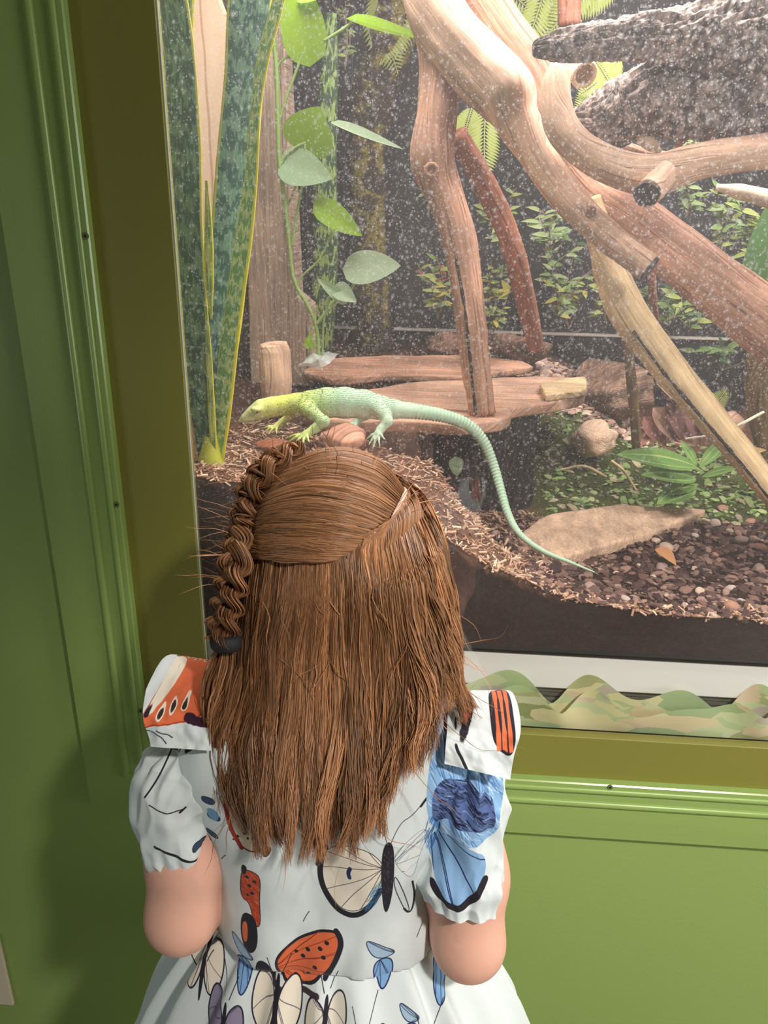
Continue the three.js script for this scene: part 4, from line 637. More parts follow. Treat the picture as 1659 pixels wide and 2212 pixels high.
// leafy shrubs against the back wall: every leaf a part
{
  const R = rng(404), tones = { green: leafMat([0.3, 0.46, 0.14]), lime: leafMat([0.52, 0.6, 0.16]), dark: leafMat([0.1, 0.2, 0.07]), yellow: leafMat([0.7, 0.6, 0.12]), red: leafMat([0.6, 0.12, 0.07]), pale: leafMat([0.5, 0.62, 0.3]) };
  const geos = [leafGeo(0.34, { heart: 0, fold: 0.3, curl: 0.2, n: 5 }), leafGeo(0.26, { heart: 0, fold: 0.2, curl: 0.35, n: 5 }), leafGeo(0.45, { heart: 0.1, fold: 0.2, curl: 0.1, n: 5 })], twig = std({ color: lin(0.22, 0.16, 0.1), roughness: 0.9 });
  const shrubs = [
    ['small croton with red and yellow leaves behind the upright trunk', 945, 690, 940, 560, 52, -0.98, 24, ['yellow', 'red', 'green', 'lime'], 24],
    ['sprig of narrow leaves right behind the trunk bulge', 925, 470, 925, 280, 28, -0.95, 20, ['green', 'lime', 'pale'], 20],
    ['leafy sprig below the hanging fern frond', 1090, 560, 1075, 400, 60, -0.95, 24, ['pale', 'green', 'lime'], 26],
    ['star-shaped leaf cluster above the sawn branch', 1190, 540, 1195, 450, 50, -0.9, 18, ['pale', 'green'], 28],
    ['low leafy shrub beside the slim reddish branch', 1060, 730, 1070, 580, 52, -1.0, 26, ['lime', 'green', 'yellow'], 22],
    ['yellow-tipped sprig above the ledge', 1230, 710, 1225, 600, 66, -1.0, 26, ['lime', 'yellow', 'pale', 'green'], 22],
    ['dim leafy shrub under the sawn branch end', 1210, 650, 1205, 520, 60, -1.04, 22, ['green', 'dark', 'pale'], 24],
    ['sprig with light leaves behind the pale split branch', 1310, 700, 1300, 590, 40, -0.98, 18, ['pale', 'lime'], 22],
    ['soft bush in the haze below the heavy beam', 1500, 720, 1495, 610, 72, -0.92, 34, ['green', 'lime', 'dark'], 26],
    ['leafy shrub between the curved branch and the heavy beam', 1560, 560, 1555, 420, 60, -0.88, 30, ['green', 'pale', 'lime'], 24],
    ['light green sprig by the bleached branch end', 1480, 470, 1490, 400, 50, -0.9, 18, ['pale', 'green'], 24],
    ['leafy shrub at the far side above the heavy beam', 1640, 620, 1630, 440, 46, -0.86, 24, ['green', 'lime'], 28],
    ['leafy twig peeping over the curved branch', 1560, 330, 1500, 300, 60, -0.7, 16, ['pale', 'lime', 'green'], 20],
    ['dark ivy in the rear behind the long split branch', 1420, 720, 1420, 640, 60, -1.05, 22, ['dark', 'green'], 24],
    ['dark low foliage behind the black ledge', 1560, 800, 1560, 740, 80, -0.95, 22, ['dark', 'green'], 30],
    ['tuft of leaves high in the corner behind the vine', 745, 150, 740, 10, 28, -0.9, 16, ['lime', 'green'], 16],
  ];
  for (const [label, bx, by, tx, ty, spread, z, n, mix_, len] of shrubs) {
    const t = thing('leafy_shrub', label, 'shrub'), b = pt(bx, by, z), e = pt(tx, ty, z), sp = size(spread, e);
    const stems = Array.from({ length: 4 }, () => [b.clone(), b.clone().lerp(e, 0.55).add(V3((R() - 0.5) * sp * 1.1, 0, (R() - 0.5) * sp)), e.clone().add(V3((R() - 0.5) * sp * 2, (R() - 0.5) * sp * 0.8, (R() - 0.5) * sp))]).map(a => curveThrough(a, 14));
    mesh('stem', stems.map(s => sweep(s, 0.0014, { bend: false, radial: 5 })), twig, t);
    for (let k = 0; k < n * 1.7; k++) {
      const s = stems[k % 4], p = s[3 + (R() * 11 | 0)], a = R() * 6.28, dir = V3(Math.cos(a) * 0.9, (R() - 0.35) * 0.8, 0.2 + 0.4 * Math.sin(a)).normalize(), L = size(len, p) * (0.85 + 0.7 * R());
      place('leaf', geos[R() * 3 | 0], p, p.clone().addScaledVector(dir, L), V3((R() - 0.5) * 0.7, 0.7, 0.8), tones[mix_[R() * mix_.length | 0]], t);
    }
    grounded(t, b);
  }
  const big = thing('broad_leaf_plant', 'broad dark green leaf at the far edge of the enclosure', 'plant'); place('leaf', leafGeo(0.5, { heart: 0.2, fold: 0.2 }), pt(1650, 640, -0.6), pt(1664, 440, -0.58), V3(-0.3, 0.2, 1), leafMat([0.16, 0.36, 0.1]), big); mesh('stem', sweep([pt(1650, 640, -0.6), pt(1648, 760, -0.62), pt(1640, 900, -0.64)], 0.002, { seg: 10, radial: 6 }), twig, big); grounded(big, pt(1640, 900, -0.64));
  // low rosette with thick pale leaves
  const ros = thing('rosette_plant', 'low plant with arching pale green striped leaves behind the flat stone', 'plant'), lm = std({ map: tex(64, 64, (u, v) => { const c = Math.abs(u - 0.5), k = smooth(0.05, 0.0, Math.abs(c - 0.2)); return [mix(110, 178, k) + 20 * n3(u * 9, v * 20, 1), mix(150, 204, k), mix(72, 128, k)]; }), roughness: 0.8 });
  const C = [1508, 1030, -0.46];
  for (const [bx, by, ex, ey, w, cz, ez] of [[1508, 1010, 1330, 982, 0.3, -0.46, -0.42], [1504, 1035, 1384, 1026, 0.36, -0.45, -0.4], [1500, 1052, 1418, 1090, 0.42, -0.44, -0.38], [1506, 1046, 1440, 1070, 0.3, -0.45, -0.4], [1512, 1010, 1580, 940, 0.3, -0.47, -0.5], [1516, 1030, 1600, 1010, 0.3, -0.46, -0.42], [1505, 1005, 1470, 950, 0.3, -0.48, -0.52]]) place('leaf', leafGeo(w, { heart: 0, fold: 0.35, curl: -0.0, n: 14 }).translate(0, 0, 0), pt(bx, by, cz), pt(ex, ey, ez), V3(-0.15, 1, 0.6), lm, ros);
  grounded(ros, pt(...C));
  const dry = thing('dried_leaf_clump', 'clump of curled pinkish brown dead leaves beyond the rosette', 'dead leaves'), dm = [leafMat([0.46, 0.2, 0.16], 0.2), leafMat([0.6, 0.36, 0.27], 0.2), leafMat([0.26, 0.12, 0.12], 0.1)];
  [[1390, 900, 1440, 960], [1410, 880, 1470, 950], [1440, 870, 1480, 940], [1450, 905, 1485, 960], [1470, 860, 1440, 830], [1480, 890, 1520, 950], [1400, 930, 1380, 960], [1430, 930, 1500, 955], [1500, 905, 1540, 940], [1455, 860, 1438, 812]].forEach(([a, b, c, d], k) => place('leaf', leafGeo(0.5, { heart: 0, fold: 0.6, curl: 0.3, n: 6 }), pt(a, b, -0.6), pt(c, d, -0.56), V3(0.2 * (k % 3 - 1), 0.5, 1), dm[k % 3], dry)); grounded(dry, pt(1450, 955, -0.58));
  const yl = thing('fallen_leaf', 'dry yellow leaf by the long split branch', 'leaf'); place('blade', leafGeo(0.5, { heart: 0, fold: 0.4, curl: 0.2, n: 6 }), pt(1595, 990, -0.5), pt(1650, 965, -0.48), V3(0, 1, 0.5), leafMat([0.7, 0.5, 0.22], 0.2), yl);
  const fg = thing('fallen_leaf', 'pale green fallen leaf leaning on the black stump', 'leaf'); place('blade', leafGeo(0.8, { heart: 0.2, fold: 0.2, curl: 0.1, n: 8 }), pt(984, 990, -0.405), pt(988, 1030, -0.40), V3(0.1, 0.2, 1), leafMat([0.3, 0.42, 0.24], 0.2), fg);
  const f3 = thing('fallen_leaf', 'orange dead leaf on the dark soil', 'leaf'); place('blade', leafGeo(0.55, { heart: 0, fold: 0.5, curl: 0.3, n: 6 }), pt(1415, 1185, -0.25), pt(1462, 1208, -0.22), V3(0, 1, 0.4), leafMat([0.6, 0.3, 0.14], 0.1), f3);
}

// ------------------------------------------------------------------ the lizard
{
  const Z = -0.25, Q = (x, y, z = Z) => { const p = pt(x, y, z); return [p.x, p.y, p.z]; }, s = r => size(r, pt(700, 880, Z));
  const spine = [[520, 909, 5, -0.235], [532, 902, 9, -0.236], [548, 893, 15, -0.238], [566, 884, 20, -0.24], [588, 879, 20, -0.243], [612, 876, 20, -0.247], [640, 873, 22, -0.25], [672, 872, 27, -0.252], [705, 870, 31, -0.254], [745, 870, 32, -0.256], [785, 873, 30, -0.258], [820, 880, 25, -0.26], [850, 884, 20, -0.262], [880, 887, 16.5, -0.264]];
  const parts = []; for (let i = 0; i < spine.length - 1; i++) parts.push(bone(Q(spine[i][0], spine[i][1], spine[i][3]), Q(spine[i + 1][0], spine[i + 1][1], spine[i + 1][3]), s(spine[i][2]), s(spine[i + 1][2])));
  const trunk = blend(parts, 0.006), limbs = [], toes = [];
  const leg = (rows, tips) => { for (let i = 0; i < rows.length - 1; i++) limbs.push(bone(Q(...rows[i]), Q(...rows[i + 1]), s(rows[i][3]), s(rows[i + 1][3]))); const w = rows[rows.length - 1]; for (const [x, y, z, mx, my] of tips) { const k = [mx ?? (x + w[0]) / 2, my ?? (y + w[1]) / 2 - 3, (z + w[2]) / 2]; toes.push(bone(Q(w[0], w[1], w[2]), Q(...k), s(3.6), s(3)), bone(Q(...k), Q(x, y, z), s(3), s(1.6))); } };
  leg([[660, 884, -0.232, 15], [676, 892, -0.215, 13], [700, 910, -0.2, 11], [680, 926, -0.2, 9], [660, 938, -0.195, 8]], [[615, 947, -0.2], [622, 955, -0.19], [634, 962, -0.18], [652, 966, -0.175], [668, 956, -0.18]]);
  leg([[820, 884, -0.24, 17], [832, 896, -0.225, 14], [838, 910, -0.215, 10], [822, 928, -0.21, 8], [816, 936, -0.205, 7]], [[792, 948, -0.205], [796, 962, -0.195], [806, 970, -0.19], [820, 966, -0.187], [832, 950, -0.195]]);
  leg([[650, 884, -0.275, 13], [628, 896, -0.3, 10], [610, 912, -0.3, 8], [596, 922, -0.295, 7]], [[566, 926, -0.29], [570, 934, -0.285], [580, 938, -0.28], [598, 938, -0.28]]);
  leg([[812, 886, -0.285, 14], [790, 896, -0.31, 11], [772, 908, -0.31, 8], [768, 916, -0.305, 7]], [[746, 920, -0.3], [752, 926, -0.295], [766, 928, -0.29]]);
  const limbF = blend(limbs, 0.004), toeF = blend(toes, 0.0012);
  const brow = egg(Q(552, 884, -0.221), [0.007, 0.004, 0.006]);
  const field = (x, y, z) => smin(smin(smin(trunk(x, y, z), limbF(x, y, z), 0.008), toeF(x, y, z), 0.003), brow(x, y, z), 0.006);
  const a = pt(505, 980, -0.25), b = pt(900, 825, -0.25), body = surfaceNets(field, [a.x - 0.01, a.y - 0.03, -0.33], [b.x + 0.004, b.y + 0.02, -0.15], 0.0017);
  const tailRows = [[850, 884, -0.262, 20], [900, 889, -0.268, 16], [960, 899, -0.28, 14], [1010, 918, -0.29, 12.5], [1042, 950, -0.295, 11.5], [1066, 1005, -0.29, 10.5], [1082, 1060, -0.27, 9.5], [1098, 1112, -0.245, 8.5], [1124, 1155, -0.215, 7], [1172, 1190, -0.195, 5.5], [1230, 1214, -0.185, 4], [1284, 1236, -0.178, 1.6]];
  const TP = tailRows.map(r => pt(r[0], r[1], r[2])), TR = tailRows.map((r, i) => size(r[3], TP[i]));
  const tail = sweep(TP, u => { const f = u * (TR.length - 1), i = Math.min(TR.length - 2, f | 0); return mix(TR[i], TR[i + 1], f - i); }, { seg: 420, radial: 18, capEnd: true, shape: (u, q, p, al) => 1 + 0.07 * Math.sin(al / 0.0052 * Math.PI * 2) * smooth(0.02, 0.1, u) });
  tail.deleteAttribute('uv');
  const x0 = a.x - 0.02, x1 = pt(1300, 1240, -0.17).x, y0 = pt(1285, 1250, -0.17).y, y1 = b.y + 0.03, geo = merge([body, tail]); planarUv(geo, x => (x - x0) / (x1 - x0), (x, y) => (y - y0) / (y1 - y0));
  const W = 2048, H = Math.round(2048 * (y1 - y0) / (x1 - x0)), c = document.createElement('canvas'); c.width = W; c.height = H; const g = c.getContext('2d'), R = rng(12);
  const XY = (x, y) => { const p = pt(x, y, -0.235); return [(p.x - x0) / (x1 - x0) * W, (1 - (p.y - y0) / (y1 - y0)) * H]; };
  g.fillStyle = '#bcdcc0'; g.fillRect(0, 0, W, H);
  const grad = g.createLinearGradient(XY(540, 880)[0], 0, XY(730, 880)[0], 0); grad.addColorStop(0, '#dfe6a8'); grad.addColorStop(0.35, '#dce66a'); grad.addColorStop(0.62, '#cfe27e'); grad.addColorStop(1, '#b6dab6'); g.fillStyle = grad; g.fillRect(0, 0, XY(730, 880)[0], H);
  g.strokeStyle = 'rgba(56,84,50,0.5)'; g.lineWidth = 1.6;
  for (let x = 600; x < 850; x += 3.1) for (let y = 838; y < 915; y += 3.4) { const [X, Y] = XY(x + R() * 1.6, y + R() * 1.6), f = smooth(600, 660, x) * smooth(912, 876, y); if (R() < 0.2 + 0.75 * f) { g.beginPath(); g.moveTo(X, Y); g.quadraticCurveTo(X + 4, Y + 3, X + 8 + 3 * R(), Y + (R() - 0.5) * 3); g.globalAlpha = 0.35 + 0.6 * f; g.stroke(); } }
  g.globalAlpha = 0.85; g.strokeStyle = '#3c4a30'; g.lineWidth = 2.2;
  for (const x of [652, 664, 676, 694, 716]) { for (let k = 0; k < 26; k++) { const y = 848 + k * 1.9, [X, Y] = XY(x + 3 * Math.sin(k * 1.3) + (y - 848) * -0.12, y); if (R() < 0.72) { g.beginPath(); g.arc(X, Y, 2.2 + R() * 1.6, R() * 3, R() * 3 + 2.5); g.stroke(); } } }
  g.strokeStyle = '#4c4c20'; for (let k = 0; k < 90; k++) { const [X, Y] = XY(598 + R() * 60, 866 + R() * 26); g.beginPath(); g.moveTo(X, Y); g.lineTo(X + 5 + R() * 8, Y + (R() - 0.5) * 3); g.globalAlpha = 0.5; g.stroke(); }
  g.globalAlpha = 0.8; g.strokeStyle = '#565a34'; g.lineWidth = 2; let m0 = XY(520, 912); g.beginPath(); g.moveTo(...m0); g.quadraticCurveTo(...XY(548, 909), ...XY(576, 898)); g.stroke();
  for (const [x, y] of [[582, 876], [580, 886], [584, 894]]) { g.beginPath(); g.arc(...XY(x, y), 4, 1, 5); g.stroke(); } g.globalAlpha = 1;
  const mp = new THREE.CanvasTexture(c); mp.colorSpace = THREE.SRGBColorSpace; mp.magFilter = THREE.LinearFilter;
  const sb = tex(512, 256, (u, v) => grey(128 + 70 * Math.sin(u * 900 + 3 * Math.sin(v * 300)) * Math.sin(v * 420)), false);
  const o = thing('lizard', 'pale green monitor lizard with a yellow neck and a long ringed tail', 'lizard'); mesh('body', geo, std({ map: mp, roughness: 0.6, bumpMap: sb, bumpScale: 0.0006, specularIntensity: 0.4 }), o);
  for (const dz of [0]) { const e = Q(553, 888, -0.219); mesh('eye', new THREE.SphereGeometry(0.0032, 16, 12).translate(e[0], e[1], e[2]), std({ color: lin(0.05, 0.04, 0.02), roughness: 0.15 }), o); }
  grounded(o, V3(...Q(740, 945, -0.23)));
}
// ------------------------------------------------------------------ the girl at the window
const GX = -0.075;
const girl = thing('person', 'small girl in a butterfly-print dress seen from behind, watching the lizard', 'person', [GX, 0, 0.26]);
const toGirl = m => { m.position.set(-GX, 0, -0.26); return m; };
const skin = std({ color: lin(0.78, 0.44, 0.335), roughness: 0.52, specularIntensity: 0.35, sheen: 0.25, sheenColor: lin(0.9, 0.5, 0.4), sheenRoughness: 0.5 });
const hairTone = [0.37, 0.18, 0.086];
const mid3 = s => [0, 1, 2].map(k => mix([GX + s * 0.112, 0.82, 0.264][k], ELB[s][k], 0.62));
const sides = [-1, 1], A3 = v => [v.x, v.y, v.z];
const ELB = { '-1': A3(pt(392, 1978, 0.318)), '1': A3(pt(1012, 2035, 0.318)) }, WRI = { '-1': [-0.165, 0.672, 0.135], '1': [0.02, 0.672, 0.135] };
const torsoParts = [bone([GX - 0.085, 0.82, 0.262], [GX + 0.085, 0.82, 0.262], 0.036, 0.036), bone([GX, 0.85, 0.25], [GX - 0.08, 0.825, 0.26], 0.03, 0.03), bone([GX, 0.85, 0.25], [GX + 0.08, 0.825, 0.26], 0.03, 0.03)];
for (const s of sides) torsoParts.push(bone([GX + s * 0.04, 0.52, 0.275], [GX + s * 0.034, 0.665, 0.275], 0.062, 0.05), bone([GX + s * 0.034, 0.665, 0.275], [GX + s * 0.044, 0.775, 0.266], 0.05, 0.054));
const torso = blend(torsoParts, 0.03);
{
  const limbs = [bone([GX, 0.80, 0.252], [GX - 0.002, 0.895, 0.212], 0.036, 0.033)];
  for (const s of sides) {
    limbs.push(bone([GX + s * 0.112, 0.82, 0.264], mid3(s), 0.03, 0.0325), bone(mid3(s), ELB[s], 0.0325, 0.0255), bone(ELB[s], WRI[s], 0.0275, 0.019), bone(WRI[s], [WRI[s][0], WRI[s][1] + 0.012, 0.1], 0.018, 0.017));
    limbs.push(bone([GX + s * 0.046, 0.5, 0.275], [GX + s * 0.05, 0.27, 0.262], 0.06, 0.04), bone([GX + s * 0.05, 0.27, 0.262], [GX + s * 0.055, 0.16, 0.272], 0.038, 0.037), bone([GX + s * 0.055, 0.16, 0.272], [GX + s * 0.055, 0.05, 0.268], 0.036, 0.024));
  }
  const lf = blend(limbs, 0.02), bodyF = (x, y, z) => smin(torso(x, y, z), lf(x, y, z), 0.02);
  const body = surfaceNets(bodyF, [GX - 0.19, 0.02, 0.07], [GX + 0.19, 0.93, 0.38], 0.005);
  // head
  const HC = [GX - 0.002, 0.968, 0.187];
  const hp = blend([egg(HC, [0.07, 0.088, 0.08]), egg([HC[0], 0.928, 0.15], [0.05, 0.055, 0.05]), egg([HC[0], 0.945, 0.135], [0.054, 0.05, 0.036]), bone([HC[0], 0.90, 0.14], [HC[0], 0.893, 0.125], 0.018, 0.014), bone([GX, 0.84, 0.235], [HC[0], 0.93, 0.2], 0.034, 0.034)], 0.03);
  const fine = blend([bone([HC[0], 0.955, 0.107], [HC[0], 0.936, 0.094], 0.005, 0.0075), egg([HC[0] - 0.007, 0.934, 0.099], [0.006, 0.005, 0.006]), egg([HC[0] + 0.007, 0.934, 0.099], [0.006, 0.005, 0.006]), bone([HC[0] - 0.012, 0.9195, 0.1025], [HC[0] + 0.012, 0.9195, 0.1025], 0.004, 0.004), bone([HC[0] - 0.01, 0.9145, 0.1035], [HC[0] + 0.01, 0.9145, 0.1035], 0.0042, 0.0042), egg([HC[0] - 0.072, 0.945, 0.185], [0.008, 0.022, 0.014]), egg([HC[0] + 0.072, 0.945, 0.185], [0.008, 0.022, 0.014])], 0.006);
  const sock = [-1, 1].map(s => egg([HC[0] + s * 0.026, 0.958, 0.098], [0.014, 0.009, 0.01]));
  const headF = (x, y, z) => { let d = smin(hp(x, y, z), fine(x, y, z), 0.008); for (const k of sock) d = Math.max(d, -k(x, y, z) * 0.9); return d; };
  const head = surfaceNets(headF, [HC[0] - 0.095, 0.84, 0.075], [HC[0] + 0.095, 1.07, 0.285], 0.003);
  // hands pressed to the wall below the pane
  const hands = sides.map(s => {
    const w = WRI[s], x = w[0], L = [];
    for (let k = 0; k < 4; k++) { const o = (k - 1.5) * 0.0125 * -s; L.push(bone([x, w[1] + 0.01, 0.1], [x + o, 0.712, 0.052], 0.015, 0.0105)); }
    const palm = blend(L, 0.012), F = [];
    [0.034, 0.04, 0.043, 0.036].forEach((len, k) => { const o = (k - 1.5) * -s, r = 0.0066 - 0.0005 * Math.abs(k - 1.5), a = [x + o * 0.0128, 0.714, 0.05], b = [x + o * 0.0145, 0.714 + len * 0.42, 0.034], c = [x + o * 0.0155, 0.714 + len * 0.8, 0.021], d = [x + o * 0.016, 0.714 + len * 1.15, 0.0145]; F.push(blend([bone(a, b, r + 0.001, r), bone(b, c, r, r * 0.94), bone(c, d, r * 0.94, r * 0.8)], 0.002)); });
    F.push(blend([bone([x - s * 0.012, 0.69, 0.082], [x - s * 0.03, 0.7, 0.055], 0.0095, 0.0075), bone([x - s * 0.03, 0.7, 0.055], [x - s * 0.034, 0.716, 0.036], 0.0075, 0.006)], 0.003));
    const f = (px, y, z) => { let d = palm(px, y, z), e = 1e9; for (const q of F) e = Math.min(e, q(px, y, z)); return smin(d, e, 0.006); };
    return surfaceNets(f, [x - 0.06, 0.655, -0.002], [x + 0.06, 0.78, 0.125], 0.0024);
  });
  toGirl(mesh('body', [body, head, ...hands], skin, girl)).userData.label = 'fair bare arms, neck and head';
  for (const s of sides) { const e = toGirl(mesh('eye', new THREE.SphereGeometry(0.0105, 20, 14).translate(HC[0] + s * 0.026, 0.958, 0.1085), std({ color: lin(0.85, 0.84, 0.82), roughness: 0.2 }), girl)); mesh('iris', new THREE.SphereGeometry(0.006, 16, 12).translate(HC[0] + s * 0.026, 0.957, 0.1025), std({ color: lin(0.06, 0.1, 0.14), roughness: 0.15 }), e); }
  toGirl(mesh('lips', [sweep([V3(HC[0] - 0.013, 0.9185, 0.1), V3(HC[0], 0.9195, 0.0975), V3(HC[0] + 0.013, 0.9185, 0.1)], 0.0028, { seg: 12, radial: 8 }), sweep([V3(HC[0] - 0.012, 0.916, 0.1005), V3(HC[0], 0.9135, 0.098), V3(HC[0] + 0.012, 0.916, 0.1005)], 0.003, { seg: 12, radial: 8 })], std({ color: lin(0.6, 0.2, 0.18), roughness: 0.4 }), girl));
  for (const s of sides) {
    const x = GX + s * 0.055, shoe = toGirl(mesh('shoe', surfaceNets(blend([bone([x, 0.04, 0.285], [x, 0.034, 0.2], 0.03, 0.031), bone([x, 0.034, 0.2], [x, 0.028, 0.165], 0.03, 0.024), bone([x, 0.04, 0.275], [x, 0.075, 0.272], 0.031, 0.03)], 0.015), [x - 0.05, 0.001, 0.12], [x + 0.05, 0.12, 0.34], 0.005), std({ color: lin(0.7, 0.68, 0.66), roughness: 0.6 }), girl));
    mesh('sole', rbox(x - 0.03, 0.0, 0.145, x + 0.03, 0.014, 0.318, 0.006), std({ color: lin(0.5, 0.5, 0.5), roughness: 0.8 }), shoe);
  }
}

// ------------------------------------------------------------------ butterfly-print cotton
const PR = { x0: -0.37, x1: 0.19, y0: 0.34, y1: 0.92, S: 2048 };
const printMap = (() => {
  const c = document.createElement('canvas'); c.width = PR.S; c.height = PR.S; const g = c.getContext('2d'), R = rng(2024), S = PR.S;
  let ZP = 0.332, DY = 0; const XY = (x, y) => { const p = pt(x, y, ZP); p.y += DY; return [(p.x - PR.x0) / (PR.x1 - PR.x0) * S, (1 - (p.y - PR.y0) / (PR.y1 - PR.y0)) * S]; };
  g.fillStyle = '#d9e2e4'; g.fillRect(0, 0, S, S);
  const path = (pts, close = true) => { g.beginPath(); const q = pts.map(p => XY(...p)); if (!close) { g.moveTo(...q[0]); for (let i = 1; i < q.length - 1; i++) g.quadraticCurveTo(q[i][0], q[i][1], (q[i][0] + q[i + 1][0]) / 2, (q[i][1] + q[i + 1][1]) / 2); g.lineTo(...q[q.length - 1]); return; } const n = q.length, m = (a, b) => [(a[0] + b[0]) / 2, (a[1] + b[1]) / 2]; g.moveTo(...m(q[n - 1], q[0])); for (let i = 0; i < n; i++) { const e = m(q[i], q[(i + 1) % n]); g.quadraticCurveTo(q[i][0], q[i][1], e[0], e[1]); } g.closePath(); };
  const area = (pts, fill, edge, w = 0) => { path(pts); g.fillStyle = fill; g.fill(); if (edge) { g.strokeStyle = edge; g.lineWidth = w * 2.4; g.stroke(); } };
  const line = (pts, col, w) => { path(pts, false); g.strokeStyle = col; g.lineWidth = w * 2.4; g.lineCap = 'round'; g.stroke(); };
  const veins = (pts, root, col, n, w) => { g.save(); path(pts); g.clip(); const a = XY(...root); for (let k = 0; k < n; k++) { const q = XY(...pts[k * pts.length / n | 0]); g.beginPath(); g.moveTo(...a); g.quadraticCurveTo((a[0] + q[0]) / 2 + (R() - 0.5) * 20, (a[1] + q[1]) / 2 + (R() - 0.5) * 20, q[0] + (R() - 0.5) * 16, q[1] + (R() - 0.5) * 16); g.strokeStyle = col; g.lineWidth = w * 2; g.stroke(); } g.restore(); };
  const hatch = (pts, col, n, w, dx, dy) => { g.save(); path(pts); g.clip(); const q = pts.map(p => XY(...p)), x0 = Math.min(...q.map(p => p[0])), x1 = Math.max(...q.map(p => p[0])), y0 = Math.min(...q.map(p => p[1])), y1 = Math.max(...q.map(p => p[1])); g.strokeStyle = col; g.lineWidth = w * 2; for (let k = 0; k < n; k++) { const x = mix(x0, x1, R()), y = mix(y0, y1, R()); g.globalAlpha = 0.25 + 0.5 * R(); g.beginPath(); g.moveTo(x, y); g.lineTo(x + dx * (0.5 + R()), y + dy * (0.5 + R())); g.stroke(); } g.globalAlpha = 1; g.restore(); };
  const spots = (list, col, r, rim) => { for (const [x, y, k = 1] of list) { const [a, b] = XY(x, y); if (rim) { g.fillStyle = rim; g.beginPath(); g.ellipse(a, b, r * 3.4 * k, r * 2.8 * k, 0.4, 0, 7); g.fill(); } g.fillStyle = col; g.beginPath(); g.ellipse(a, b, r * 2.2 * k, r * 1.8 * k, 0.4, 0, 7); g.fill(); } };
  const INK = '#2a2730', NAVY = '#27345c', BLUE = '#7ea9d8', SKY = '#a9c9ea', ORANGE = '#dd6f48', RUST = '#b4452c', CREAM = '#efe6d6';
  // pale black-edged butterfly in the middle of the back
  const w1 = [[828, 1868], [790, 1842], [730, 1838], [695, 1856], [688, 1890], [700, 1930], [735, 1965], [780, 1968], [815, 1930], [832, 1900]];
  area(w1, CREAM, INK, 0.8); line([[700, 1846], [686, 1880], [692, 1925], [720, 1962], [765, 1978], [796, 1962], [822, 1925]], INK, 7); veins(w1, [828, 1880], INK, 10, 0.8); hatch([[826, 1895], [832, 1930], [800, 1965], [785, 1968], [795, 1935]], '#3d7fb0', 120, 1, -16, 26); line([[755, 1884], [750, 1892], [754, 1902]], NAVY, 5);
  const w2 = [[845, 1858], [880, 1835], [915, 1815], [925, 1830], [905, 1870], [892, 1920], [870, 1900]]; area(w2, '#dfe3e2', '#6a7680', 0.5); veins(w2, [842, 1875], '#4a5563', 9, 0.7); hatch(w2, '#6f97bd', 60, 0.8, 12, -14);
  const w3 = [[852, 1895], [870, 1935], [885, 1985], [878, 1990], [866, 1960], [850, 1920]]; area(w3, '#cfd8dc', INK, 1); line([[872, 1975], [886, 2000], [896, 1960], [890, 1925]], INK, 2.4);
  area([[826, 1832], [850, 1830], [852, 1890], [846, 1945], [836, 1974], [828, 1965], [822, 1900]], INK); hatch([[826, 1832], [850, 1830], [846, 1945], [830, 1965]], '#8a7b74', 60, 0.7, 3, 8);
  line([[836, 1835], [820, 1790], [795, 1765], [778, 1722]], '#5a5560', 1); line([[843, 1835], [860, 1800], [890, 1790], [918, 1765]], '#5a5560', 1); line([[786, 1740], [779, 1724]], INK, 2.6); line([[908, 1776], [920, 1764]], INK, 2.6);
  ZP = 0.338; // orange and black butterfly at the waist
  const o1 = [[590, 2062], [640, 2032], [700, 2014], [738, 2020], [738, 2050], [712, 2085], [670, 2112], [620, 2108]];
  area(o1, ORANGE, INK, 3.4); veins(o1, [586, 2080], '#8a3320', 12, 0.9); line([[725, 2016], [740, 2030], [730, 2062], [705, 2100]], INK, 7); spots([[655, 2062], [665, 2050], [640, 2054, 0.8], [692, 2046], [706, 2036], [700, 2060], [682, 2078], [668, 2092], [640, 2098]], INK, 3.4);
  area([[560, 2060], [588, 2070], [600, 2108], [590, 2122], [565, 2112], [552, 2085]], INK); line([[575, 2100], [620, 2118], [690, 2118]], '#40383a', 6);
  const o2 = [[518, 1895], [545, 1898], [560, 1912], [556, 1960], [562, 2010], [545, 2005], [535, 1965], [515, 1960], [512, 1925]]; area(o2, RUST, INK, 1.2); hatch(o2, '#e58a5e', 120, 1, 8, 12); spots([[528, 1912], [534, 1930], [540, 1945], [530, 1950, 0.8], [545, 1920]], INK, 3); area([[516, 1885], [530, 1890], [524, 1910], [514, 1905]], INK);
  area([[515, 1985], [550, 1990], [560, 2040], [540, 2062], [516, 2040]], INK); area([[518, 2005], [532, 2002], [534, 2040], [522, 2042]], ORANGE);
  ZP = 0.33; // speckled cream wing coming from under the hair
  const sp = [[476, 1742], [500, 1735], [535, 1760], [570, 1800], [575, 1830], [545, 1842], [510, 1828], [484, 1790]]; area(sp, '#efe0c8', '#7a3324', 2); spots(Array.from({ length: 34 }, () => [486 + R() * 80, 1748 + R() * 80, 0.5 + R() * 0.6]), '#2f2420', 2.2); line([[474, 1745], [486, 1795], [520, 1835]], '#a53d30', 6); area([[562, 1828], [588, 1830], [582, 1848], [568, 1850]], '#6b5038');
  line([[690, 1818], [690, 1850], [684, 1880]], '#4a3f3c', 6);
  ZP = 0.342; // small blue wings along the waist seam
